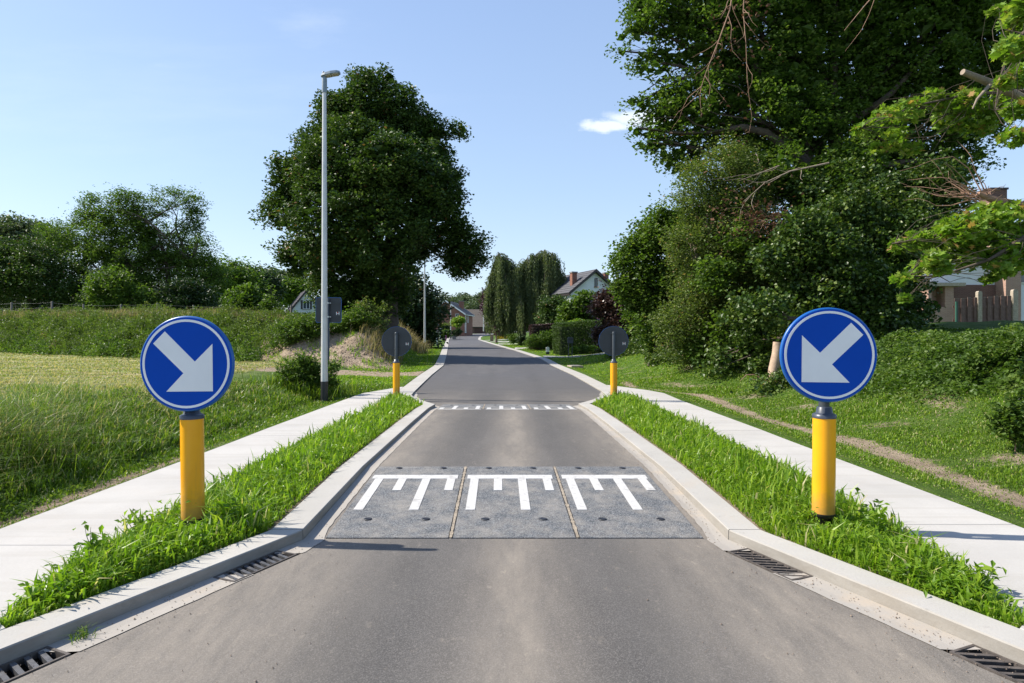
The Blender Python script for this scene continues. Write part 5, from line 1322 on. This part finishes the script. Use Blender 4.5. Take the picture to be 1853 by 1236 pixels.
def heap():
    g = np.random.default_rng(445); n = 9000
    t_ = g.uniform(-1.5, 9, n); s_ = g.uniform(-.6, 3.6, n)
    x = EP0[0] + _et[0] * t_ + _en[0] * s_; y = EP0[1] + _et[1] * t_ + _en[1] * s_
    ok = (SL(y) - x > 1.0) & (patch(x, y, 2.2, 3) > .58); xx, yy = x[ok], y[ok]
    blades('heap_grass', np.column_stack([xx, yy]), hgt(xx, yy), g.uniform(.06, .28, len(xx)), g.uniform(.02, .035, len(xx)), M['grass_bright'], g, 1.0)
    k = 2600; V = []; F = []
    for i in range(k):
        r = g.uniform(.02, .06) * (2.2 if g.uniform() > .95 else 1); c = np.array([x[i], y[i], float(hgt(x[i], y[i]))])
        if SL(y[i]) - x[i] < .9: continue
        b = len(V)
        for a in range(5): V.append(c + np.array([math.cos(a * 1.257 + i), math.sin(a * 1.257 + i), -.2]) * r * g.uniform(.8, 1.3))
        V.append(c + np.array([g.normal() * .3, g.normal() * .3, .8]) * r); F += [(b + a, b + (a + 1) % 5, b + 5) for a in range(5)]
    tag(mesh_np('earth_clods', V, [np.array(F)], M['clod']), kind='stuff')
M['clod'] = plain('dry_clods', (0.28, 0.21, 0.15), 1.0, var=.4, scale=14)
heap()
g = np.random.default_rng(450)
for k, (px_, py_, Yp) in enumerate([(87, 617, 42.0), (114, 615, 42.3), (97, 575, 45)]):
    c = P(px_, py_, Yp)
    o = leaf_cloud('poppy', c + g.normal(size=(7, 3)) * .035, .10, M['poppy'], None, .4, aspect=1.0, g=g)
    tag(o, ['red poppy low in the bank weeds, left of the blue disc', 'tiny second red poppy right of the first one', 'faint orange poppy high on the weedy bank'][k], 'flower', 'poppies in the bank weeds')
# ivy and undergrowth covering the bank on the right
def ivy_bank():
    g = np.random.default_rng(460); n = 85000
    y = 6.5 * (19. / 6.5) ** g.uniform(0, 1, n); dr = g.uniform(2.6, 9.0, n)
    lo = 3.2 + .45 * np.sin(y * .8 + 1); x = SR(y) + dr
    ok = (dr > lo - g.uniform(0, .7, n) ** 2) & (x / y < .95) & (patch(x, y, 1.5, 4) + g.uniform(-.12, .12, n) > .36); x, y, dr = x[ok], y[ok], dr[ok]
    hh = .04 + .62 * np.clip(patch(x, y, .9, 1.5), 0, 1) * sstep(2.6, 4.2, dr)
    hh = hh * (1 - .8 * sstep(5.5, 8, dr))
    z = hgt(x, y) + g.uniform(0, 1, len(x)) ** .6 * hh
    tag(leaf_cloud('ivy_ground_cover', np.column_stack([x, y, z]), .075, M['lf_mid'], None, .5, np.clip(patch(x, y, 1.4, 2) * 1.1 - .1 + g.uniform(-.3, .3, len(x)), 0, 1), .75, g=g), kind='stuff')
    n = 26000
    y = 15 * (34. / 15) ** g.uniform(0, 1, n); dr = 3.0 + .4 * np.sin(y * .7) + np.abs(g.normal(size=n)) * .8; x = SR(y) + dr
    ok = (x / y < .5) & ~((np.abs(x - 6.78) < .42) & (y > 14.6) & (y < 17.2)); x, y = x[ok], y[ok]
    z = hgt(x, y) + g.uniform(0, .8, len(x)) * (.3 + 1.1 * patch(x, y, 1.2, .5))
    tag(leaf_cloud('undergrowth', np.column_stack([x, y, z]), .11, M['lf_ivy'], None, .4, None, .8, g=g), kind='stuff')
ivy_bank()
g = np.random.default_rng(465); n = 900
x = g.normal(6.45, .36, n); y = g.normal(15.4, .2, n)
tag(leaf_cloud('undergrowth', np.column_stack([x, y, hgt(x, y) + g.uniform(0, .42, n)]), .09, M['lf_ivy'], None, .4, None, .8, g=g), kind='stuff')
shrub('bramble_bush', 'leafy bramble by the dirt swale at the right edge of the photo', 'bush', 1835, 7.6, [(1830, 765, 18), (1850, 775, 20), (1835, 748, 12), (1812, 780, 10)], 130, 16, .10, .07, M['lf_mid'], 64, shell=.1, sprigs=.8, tr=.012, bark='twig')
shrub('bramble_bush', 'brambles with reddish dead stalks on the ivy bank at the right edge', 'bush', 1780, 10.5, [(1790, 655, 20), (1830, 640, 24), (1760, 670, 16), (1815, 690, 14)], 120, 16, .16, .085, M['lf_mid'], 65, shell=.1, sprigs=.9, tr=.012, bark='twig')
# ================================================================== FENCES
def wire_fence():
    root = empty('wire_fence', (0, 0, 0), 0, 'old wooden post and wire fence along the top of the weedy bank', 'fence')
    tops = []
    for px, py in ((-60, 549), (21, 547), (94, 545), (151, 550), (219, 550), (285, 548), (350, 552), (415, 553), (527, 553)):
        Y = 50.0 - .0 * px if px < 400 else 43.0
        x = (px - CX) / FPX * Y
        zt = CH - (py - HY) / FPX * Y; zg = float(hgt(x, Y)) - .3
        MB().lathe([(.075, 0), (.07, zt - zg - .02), (.05, zt - zg)], 8, (x, Y, zg)).build('post', M['old_wood'], root)
        tops.append((x, Y, zt))
    for dz in (.12, .5):
        for a, b in zip(tops[:-1], tops[1:]):
            m = ((a[0] + b[0]) / 2, (a[1] + b[1]) / 2 - .06, (a[2] + b[2]) / 2 - dz - .03)
            MB().tube([(a[0], a[1] - .06, a[2] - dz), m, (b[0], b[1] - .06, b[2] - dz)], .005, 4).build('wire', M['wire'], root)
wire_fence()
def wood_fence():
    Y = 30.0; s = Y / FPX
    X = lambda px: (px - CX) * s
    Zv = lambda py: CH - (py - HY) * s
    root = empty('plank_fence', (X(1722), Y, 0), 0, 'brown vertical plank fence with concrete posts by the house on the right', 'fence')
    ox = X(1722)
    zb_ = Zv(592)
    px = 1726.0; i = 0
    while px < 1829:
        if not (1768 < px + 4 < 1780):
            top = 541 - 6.5 * (px - 1722) / 110 + (1.0 if i % 2 else 0) - .6 * math.sin(i * 2.1)
            yy = .03 if i % 2 else -.03
            w = 6.6 * s
            MB().box(X(px) - ox, X(px) - ox + w, yy - .011, yy + .011, zb_, Zv(top)).build('plank', M['fence_wood'], root)
            MB().box(X(px) - ox + .01, X(px) - ox + w - .01, yy - .012, yy + .012, Zv(top) + .001, Zv(top) + .012).build('plank_end', M['post_concrete'], root)
            i += 1
        px += 6.0
    for z_ in (555, 580):
        MB().box(X(1724) - ox, X(1832) - ox, -.012, .012, Zv(z_) - .05, Zv(z_) + .05).build('rail', M['fence_wood'], root)
    for px, py, w in ((1771, 527, 7.5), (1835, 524, 9)):
        MB().prism_y([(X(px - w / 2) - ox, zb_ - .6), (X(px + w / 2) - ox, zb_ - .6), (X(px + w / 2) - ox, Zv(py + 2)), (X(px + w / 4) - ox, Zv(py)), (X(px - w / 4) - ox, Zv(py)), (X(px - w / 2) - ox, Zv(py + 2))], -.10, .08).build('post', M['post_concrete'], root)
    MB().box(X(1726) - ox, X(1729) - ox, -.16, -.09, zb_ - .3, Zv(546)).build('green_stake', plain('green_stake', (0.03, 0.10, 0.07), .6), root)
wood_fence()
# ================================================================== HOUSES
def window(parent, face, u, z, w, h, ln, frame='white_paint', bars=2, shutters=False, wdt=0, glass='glass'):
    """face 'front' is local -y at y=-ln/2, 'right' local +x at x=wdt/2; a recessed frame with panes"""
    def bx(mb, u0, u1, z0, z1, d0, d1):
        if face == 'front': mb.box(u0, u1, -ln / 2 - d1, -ln / 2 - d0, z0, z1)
        elif face == 'right': mb.box(wdt / 2 + d0, wdt / 2 + d1, u0, u1, z0, z1)
        else: mb.box(-wdt / 2 - d1, -wdt / 2 - d0, u0, u1, z0, z1)
        return mb
    t_ = max(.05, w * .07)
    fr = MB()
    bx(fr, u - w / 2, u + w / 2, z - h / 2, z - h / 2 + t_, .0, .06); bx(fr, u - w / 2, u + w / 2, z + h / 2 - t_, z + h / 2, .0, .06)
    bx(fr, u - w / 2, u - w / 2 + t_, z - h / 2 + t_, z + h / 2 - t_, .0, .06); bx(fr, u + w / 2 - t_, u + w / 2, z - h / 2 + t_, z + h / 2 - t_, .0, .06)
    for k in range(1, bars): uu = u - w / 2 + w * k / bars; bx(fr, uu - t_ * .5, uu + t_ * .5, z - h / 2 + t_, z + h / 2 - t_, .002, .055)
    f = fr.build('window', M[frame], parent)
    bx(MB(), u - w / 2 + t_, u + w / 2 - t_, z - h / 2 + t_, z + h / 2 - t_, .004, .03).build('pane', M[glass], f)
    bx(MB(), u - w / 2 - .06, u + w / 2 + .06, z - h / 2 - .07, z - h / 2 - .002, .0, .10).build('sill', M['stone_grey'], f)
    if shutters:
        for s in (-1, 1):
            c = u + s * (w / 2 + .14)
            bx(MB(), c - .12, c + .12, z - h / 2, z + h / 2, .0, .05).build('shutter', M['dark_paint'], parent)
    return f
def gable_house(name, label, x, y, z0, rz, w, l, ze, zr_, wall, roof, barge='white_paint', over=.35, wins=(), chims=(), cat='house', asym=0.0):
    """local: gables at y=+-l/2, ridge along y, heights above z0"""
    root = empty(name, (x, y, z0), R(rz), label, cat)
    MB().prism_y([(-w / 2, -1.0), (w / 2, -1.0), (w / 2, ze), (asym, zr_ - .06), (-w / 2, ze)], -l / 2, l / 2).build('wall', M[wall], root)
    rf = None
    for s in (-1, 1):
        dx, dz = (s * w / 2 - asym), (ze - zr_); L = math.hypot(dx, dz); ux, uz = dx / L, dz / L; nx, nz = -uz * s, ux * s
        if nz < 0: nx, nz = -nx, -nz
        a = (asym, zr_ + .02); b = (asym + ux * (L + over), zr_ + .02 + uz * (L + over)); th = .14
        pts = [a, b, (b[0] + nx * th, b[1] + nz * th), (a[0] + (0 if s else 0), a[1] + th / abs(nz))]
        if s < 0: pts = pts[::-1]
        rf = MB().prism_y(pts, -l / 2 - over, l / 2 + over).build('roof', M[roof], root)
        # rows of tiles picked out as slightly raised courses
        n = int(L / .34)
        cm = MB()
        for k in range(n):
            t0 = (k + .0) / n * (L + over); t1 = t0 + .05
            q = [(a[0] + ux * t0 + nx * th, a[1] + uz * t0 + nz * th), (a[0] + ux * t1 + nx * th, a[1] + uz * t1 + nz * th), (a[0] + ux * t1 + nx * (th + .03), a[1] + uz * t1 + nz * (th + .03)), (a[0] + ux * t0 + nx * (th + .03), a[1] + uz * t0 + nz * (th + .03))]
            if s < 0: q = q[::-1]
            cm.prism_y(q, -l / 2 - over + .02, l / 2 + over - .02)
        tag(cm.build('tile_courses', M[roof], rf), kind='stuff')
        for e in (-1, 1):
            yb = e * (l / 2 + over)
            q = [(a[0], a[1] - .10), (b[0], b[1] - .10), (b[0] + nx * (th + .02), b[1] + nz * (th + .02)), (a[0], a[1] + (th + .02) / abs(nz))]
            if s < 0: q = q[::-1]
            MB().prism_y(q, min(yb, yb + e * .05), max(yb, yb + e * .05)).build('barge_board', M[barge], root)
        MB().box(b[0] - .06 if s > 0 else b[0] - .04, b[0] + .04 if s > 0 else b[0] + .06, -l / 2 - over, l / 2 + over, b[1] - .12, b[1] + .02).build('gutter_pipe', M[barge], root)
    for wn_ in wins: window(root, *wn_[:5], l, wdt=w, **(wn_[5] if len(wn_) > 5 else {}))
    for (cx_, cy_, cw, zt, mt) in chims:
        c = MB(); c.box(cx_ - cw / 2, cx_ + cw / 2, cy_ - cw / 2, cy_ + cw / 2, ze - .5, zt); ch = c.build('chimney', M[mt], root)
        MB().box(cx_ - cw / 2 - .06, cx_ + cw / 2 + .06, cy_ - cw / 2 - .06, cy_ + cw / 2 + .06, zt + .002, zt + .12).build('chimney_cap', M['stone_grey'], ch)
    return root
def X_(px, Y): return (px - CX) / FPX * Y
def Z_(py, Y): return CH - (py - HY) / FPX * Y
# white gable on the left
Y = 85; z0 = float(hgt(X_(553, Y), Y)) - .2
gable_house('gable_house', 'white gabled house with dark slate roof and shuttered window, far left of the road', X_(549, Y + 4), Y + 4, z0, 24, 4.4, 7.5, Z_(566, Y) - z0, Z_(527, Y) - z0, 'white_wall', 'roof_dark', 'dark_paint', .3,
            wins=[('front', 0, Z_(551, Y) - z0, .9, 1.2, dict(shutters=True, bars=2, glass='glass'))])
# brick gable house at the bend
Y = 128; zg = float(hgt(X_(815, Y), Y)); z0 = zg - .1
gable_house('gable_house', 'red brick gable house with white barge boards at the bend', X_(806, Y) + .7, Y + 4.5, z0, -8, 7.4, 8.5, Z_(567.5, Y) - z0, Z_(545, Y) - z0, 'brick_red', 'roof_black', 'white_paint', .4,
            wins=[('front', 2.3, Z_(575, Y) - z0, .75, 1.6), ('right', -2.9, Z_(575, Y) - z0, 1.1, 1.8), ('right', -.6, Z_(575, Y) - z0, .9, 1.8), ('right', -2.9, Z_(593, Y) - z0, 1.3, 2.0), ('front', -1.0, Z_(594, Y) - z0, 1.4, 1.6)],
            chims=[(2.0, 1.0, .9, Z_(545, Y) - z0 + .2, 'brick_red')])
# grey roofed garage closing the view
Y = 160; z0 = float(hgt(X_(870, Y), Y)) - .1
gg = gable_house('long_garage', 'low dark brick building with big grey tiled roof closing the street', X_(873, Y), Y + 3.5, z0, 90, 7.0, 8.2, Z_(590, Y) - z0, Z_(564, Y) - z0 + .5, 'brick_brown', 'roof_grey', 'dark_paint', .4)
MB().box(-3.56, -3.50, -3.2, 2.0, 0, 1.9).build('garage_door', M['garage'], gg)
for k in range(6): MB().box(-3.585, -3.562, -3.2, 2.0, .05 + k * .31, .33 + k * .31).build('door_panel', M['garage'], gg)
Y = 205; z0 = float(hgt(X_(877, Y), Y))
gable_house('far_house', 'tiny red gable peeking over the big grey roof', X_(877, Y), Y, z0, 0, 5.0, 7, Z_(566, Y) - z0, Z_(557, Y) - z0, 'brick_red', 'roof_grey', 'white_paint', .3)
# white house on the right
Y = 62; z0 = float(hgt(X_(1075, Y), Y)) - .1
gable_house('gable_house', 'white house with grey roof and two chimneys, right of the weeping beech', X_(1076, Y) - 1.1, Y + 3.0, z0, 21, 5.2, 6.2, Z_(529, Y) - z0, Z_(491, Y) - z0, 'white_wall', 'roof_black', 'dark_paint', .35,
            wins=[('front', .15, Z_(511, Y) - z0, .30, .85, dict(frame='dark_paint', bars=1)), ('front', .9, Z_(562, Y) - z0, 1.1, 1.2)],
            chims=[(-1.7, -1.9, .52, Z_(493, Y) - z0, 'brick_red'), (1.9, -1.9, .45, Z_(492, Y) - z0, 'brick_red')])
# brick house behind the plank fence
def right_house():
    Y = 38.0; z0 = float(hgt(X_(1740, Y), Y)) - .6
    X = lambda p: X_(p, Y); Zz = lambda p: Z_(p, Y) - z0
    root = empty('brick_house', (X(1740), Y, z0), 0, 'brown and pink brick house with white upper floor, behind the plank fence', 'house')
    o = X(1740)
    MB().box(X(1717) - o, X(1816) - o, .6, 6, 0, Zz(514)).build('wall', M['brick_brown'], root)
    MB().box(X(1815.5) - o, X(1843) - o, -.2, 6.1, 0, Zz(440)).build('wall', M['brick_pink'], root)
    MB().box(X(1843.2) - o, X(1990) - o, .4, 6, 0, Zz(430)).build('wall', M['white_wall'], root)
    # corner block with an open niche
    b = MB(); b.box(X(1702) - o, X(1717) - o + .01, -.4, .597, 0, Zz(519)); b.box(X(1672) - o, X(1678) - o, -.4, .6, 0, Zz(519)); b.box(X(1678) - o, X(1702) - o, -.4, .6, 0, Zz(556))
    b.box(X(1678) - o, X(1702) - o, .4, .6, Zz(556) + .002, Zz(519)); b.build('porch_wall', M['brick_pink'], root)
    MB().box(X(1664) - o, X(1735) - o, -.6, .597, Zz(519) + .003, Zz(513)).build('cornice', M['post_concrete'], root)
    MB().box(X(1655) - o, X(1815) - o, .65, 6.0, Zz(514) + .003, Zz(470)).build('upper_wall', M['white_wall'], root)
    rf = MB().hexa([(X(1650) - o, .2, Zz(470) + .004), (X(1815) - o, .2, Zz(470) + .004), (X(1815) - o, 6.4, Zz(470) + .004), (X(1650) - o, 6.4, Zz(470) + .004),
                    (X(1690) - o, 3.0, Zz(425)), (X(1815) - o, 3.0, Zz(425)), (X(1815) - o, 3.6, Zz(425)), (X(1690) - o, 3.6, Zz(425))]).build('roof', M['roof_dark'], root)
    MB().box(X(1812) - o, X(1995) - o, -.5, 6.4, Zz(440) + .2, Zz(425)).build('roof', M['roof_dark'], root)
    ch = MB().box(X(1816) - o, X(1846) - o, 1.0, 2.0, Zz(424), Zz(336)).build('chimney', M['brick_brown'], root)
    MB().box(X(1814) - o, X(1848) - o, .95, 2.05, Zz(336) + .003, Zz(332.5)).build('chimney_cap', M['dark_paint'], ch)
    for (p0, p1, q0, q1) in ((1845, 1875, 512, 487), (1845, 1875, 472, 450)):
        f = MB().box(X(p0) - o, X(p1) - o, .30, .398, Zz(q0), Zz(q1)).build('window', M['white_paint'], root)
        MB().box(X(p0 + 2) - o, X(p1 - 2) - o, .27, .299, Zz(q0 - 2), Zz(q1 + 2)).build('pane', M['glass'], f)
right_house()
# ================================================================== SMALL THINGS
def stump():
    Y = 16.0; x = X_(1404, Y); z0 = float(hgt(x, Y)) - .1; g = np.random.default_rng(500)
    root = empty('tree_stump', (x, Y, z0), 0, 'pale sawn tree stump leaning at the foot of the ivy bank', 'stump')
    h = (CH - (619 - HY) / FPX * Y) - z0
    MB().tube([(-.06, 0, 0), (-.05, 0, h * .4), (.03, 0, h * .75), (.05, 0, h)], [.17, .13, .12, .115], 12).build('stump_wood', M['stump'], root)
    mb = MB()
    for k in range(16):
        e = np.array([g.normal() * .4, g.normal() * .25, g.uniform(.0, .2)])
        mb.tube(wander((g.normal() * .08, -.05, .12), e, 4, .1, g), [.025, .02, .016, .012, .006], 5)
    mb.build('root_twigs', M['twig'], root)
stump()
def mailbox():
    Y = 39.2; x = X_(1032, Y); z0 = float(hgt(x, Y))
    root = empty('mailbox', (x, Y, z0), 0, 'dark mailbox on two legs in front of the conifer hedge', 'mailbox')
    zt = Z_(611, Y) - z0
    b = MB(); b.box(-.17, .17, -.12, .12, zt - .34, zt - .04); b.build('box', M['post_grey'], root)
    MB().prism_y([(-.19, zt - .039), (.19, zt - .039), (0.1, zt + .03), (-.1, zt + .03)], -.14, .14).build('lid', M['post_grey'], root)
    MB().box(-.13, .13, -.128, -.1205, zt - .14, zt - .10).build('slot', M['black_plastic'], root)
    for s in (-1, 1): MB().box(s * .11 - .02, s * .11 + .02, -.02, .02, -.1, zt - .341).build('leg', M['post_grey'], root)
mailbox()
def marker(px, Y, ytop, w, label, mat='white_post', cat='marker post', name='marker_post', black=.0):
    x = X_(px, Y); z0 = float(hgt(x, Y)); h = Z_(ytop, Y) - z0
    root = empty(name, (x, Y, z0), 0, label, cat)
    MB().prism_y([(-w, black), (w, black), (w, h - w * .4), (w * .5, h), (-w * .5, h), (-w, h - w * .4)], -w * .7, w * .7).build('post_body', M[mat], root)
    MB().box(-w * 1.03, w * 1.03, -w * .74, w * .74, -.1, black - .002).build('post_foot', M['black_plastic'], root)
    return root
marker(991, 42.5, 628, .11, 'short pale utility post on the lawn in front of the conifer hedge', black=.16)
marker(790.5, 66, 597, .08, 'white marker post in the left verge, nearer one', black=.06)
marker(796.5, 84, 594, .07, 'white marker post in the left verge, farther one', black=.06)
marker(793.3, 67, 597, .04, 'thin dark stake right behind the nearer white marker post', 'old_wood', 'stake', 'stake')
marker(807, 97, 607, .07, 'small pink marker at the end of the left verge', 'flower_pink')
# brick pillar
Y = 93; x = X_(890, Y); z0 = float(hgt(x, Y))
root = empty('brick_pillar', (x, Y, z0), 0, 'round-shouldered pinkish brick pillar beside the globe bushes', 'pillar')
MB().box(-.24, .24, -.24, .24, -.1, .85).build('shaft', M['brick_pink'], root)
MB().box(-.28, .28, -.28, .28, .852, .94).build('cap', M['brick_pink'], root)
# grey stone pillar near the brick house
Y = 112; x = X_(822, Y); z0 = float(hgt(x, Y))
root = empty('stone_pillar', (x, Y, z0), 0, 'squat grey stone pillar in front of the brick gable house', 'pillar')
MB().box(-.3, .3, -.3, .3, -.1, .95).build('shaft', M['stone_grey'], root); MB().box(-.34, .34, -.34, .34, .952, 1.05).build('cap', M['stone_grey'], root)
# warning triangle far off
Y = 120; x = X_(897.5, Y); z0 = float(hgt(x, Y))
root = empty('warning_sign', (x, Y, z0), 0, 'tiny red and white warning triangle near the brown globe bush', 'sign')
zc = Z_(591, Y) - z0
MB().prism_y([(-.45, zc - .3), (.45, zc - .3), (0, zc + .5)], -.02, .02).build('panel', M['red'], root)
MB().prism_y([(-.25, zc - .18), (.25, zc - .18), (0, zc + .26)], -.026, -.0205).build('white_field', M['sign_white'], root)
MB().lathe([(.035, -.2), (.035, zc + .3)], 8, (0, .06, 0)).build('post', M['galv'], root)
# inspection cover in the lawn
Y = 30.5; x = X_(1041, Y); z0 = float(hgt(x, Y))
root = empty('inspection_cover', (x, Y, z0), .2, 'grey concrete inspection cover lying in the lawn on the right', 'cover')
MB().box(-.30, .30, -.36, .36, -.02, .09).build('concrete_frame', M['post_concrete'], root, bevel=.01)
MB().box(-.22, .22, -.28, .28, .0905, .10).build('lid', M['stone_grey'], root)
# edging stones round the far front garden
root = empty('garden_edging', (0, 0, 0), 0, 'row of small grey edging stones along the garden by the weeping beech', 'edging')
for k in range(16):
    Y = 57 + k * .42; x = 1.9 - .04 * k + k * .02; z0 = float(hgt(x, Y))
    MB().box(x - .1, x + .1, Y - .16, Y + .16, z0 - .05, z0 + .22).build('edging_stone', M['stone_grey'], root, bevel=.02)
# flowers
g = np.random.default_rng(510)
for nm, mt, px, py, Yf, w, hgt_, lb in (('yellow_flowers', 'flower_yellow', 913, 611, 78, 14, 1.5, 'thin row of yellow flowers under the weeping beech'), ('pink_flowers', 'flower_pink', 1088, 580, 44, 10, 3, 'pale pink flowers above the conifer hedge')):
    n = 260 if 'yellow' in nm else 70; q = np.column_stack([X_(px + g.uniform(-w, w, n), Yf), Yf + g.normal(size=n) * .3, Z_(py + g.normal(size=n) * hgt_, Yf)])
    tag(leaf_cloud(nm, q, .07, M[mt], None, .5, g=g), lb, kind='stuff')
# pebbles and grit on the carriageway edges
def pebbles():
    g = np.random.default_rng(520); V, F = [], []; n = 1700
    for i in range(n):
        s = 1 if g.uniform() < .62 else -1; y = 2.4 * (13 / 2.4) ** g.uniform()
        k = kR if s > 0 else kL
        dx = abs(g.normal() * .16) + .02 if g.uniform() < .72 else g.uniform(.1, 1.4)
        x = float(k(y)) - s * dx
        r = g.uniform(.0018, .0042) * (1.6 if g.uniform() > .94 else 1)
        z = float(zroad(y)) + .004
        b = len(V)
        for a in range(5): V.append((x + r * math.cos(a * 1.257 + i) * g.uniform(.8, 1.2), y + r * math.sin(a * 1.257 + i) * g.uniform(.8, 1.2), z))
        V.append((x, y, z + r * 1.1))
        F += [(b + a, b + (a + 1) % 5, b + 5) for a in range(5)]
    tag(mesh_np('pebbles', V, [np.array(F)], M['pebble']), kind='stuff')
pebbles()
# small plant pushing out of the gutter at the lower left
def tuft(x, y, n, L, label, seed, mat='grass_bright'):
    g = np.random.default_rng(seed)
    o = blades('grass_tuft', np.column_stack([x + g.normal(size=n) * .03, y + g.normal(size=n) * .03]), np.full(n, float(zroad(y)) + .003), g.uniform(.3, 1, n) * L, np.full(n, .004), M[mat], g, 1.2, kind=None)
    tag(o, label, 'grass tuft')
tuft(-2.13, 3.15, 60, .09, 'small dry tuft growing in the gutter beyond the corner grate on the left', 530, 'grass_mid')
# taller single weeds on the islands
def weed(side, x, y, h, label, seed, n=34, size=.075):
    g = np.random.default_rng(seed); z = float(isl_z(side, x, y))
    root = empty('tall_weed', (x, y, z), 0, label, 'weed')
    mb = MB(); C = []
    for k in range(4):
        e = np.array([g.normal() * .05, g.normal() * .05, h * g.uniform(.6, 1)]); p = wander((g.normal() * .01, g.normal() * .01, 0), e, 4, .05, g)
        mb.tube(p, [.003, .003, .0025, .002, .001], 5)
        for j in range(n // 4):
            t_ = g.uniform(.25, 1); q = p[min(4, int(t_ * 4.99))]; C.append(q + np.array([g.normal() * .035, g.normal() * .035, g.normal() * .01]))
    mb.build('stem', M['grass_green_stem'], root)
    leaf_cloud('leaves', np.array(C), size, M['grass_bright'], root, .5, g.uniform(.1, .8, len(C)), .38, .3, g=g)
M['grass_green_stem'] = plain('green_stem', (0.10, 0.17, 0.04), .6)
weed(-1, -2.60, 3.98, .24, 'tall leafy weed at the near end of the left island, before the bollard', 540)
weed(-1, -2.72, 4.62, .20, 'leafy weed just left of the left yellow bollard', 541)
weed(-1, -2.14, 4.80, .22, 'dark leafy weed just right of the left yellow bollard', 542, 50)
weed(1, 2.50, 4.40, .24, 'broad leafy weed right in front of the right yellow bollard', 543, 50, .09)
weed(1, 2.62, 4.62, .28, 'bushy weed just right of the right yellow bollard', 544, 60, .06)
weed(1, 2.62, 3.55, .18, 'leafy weed near the tip of the right island', 545)
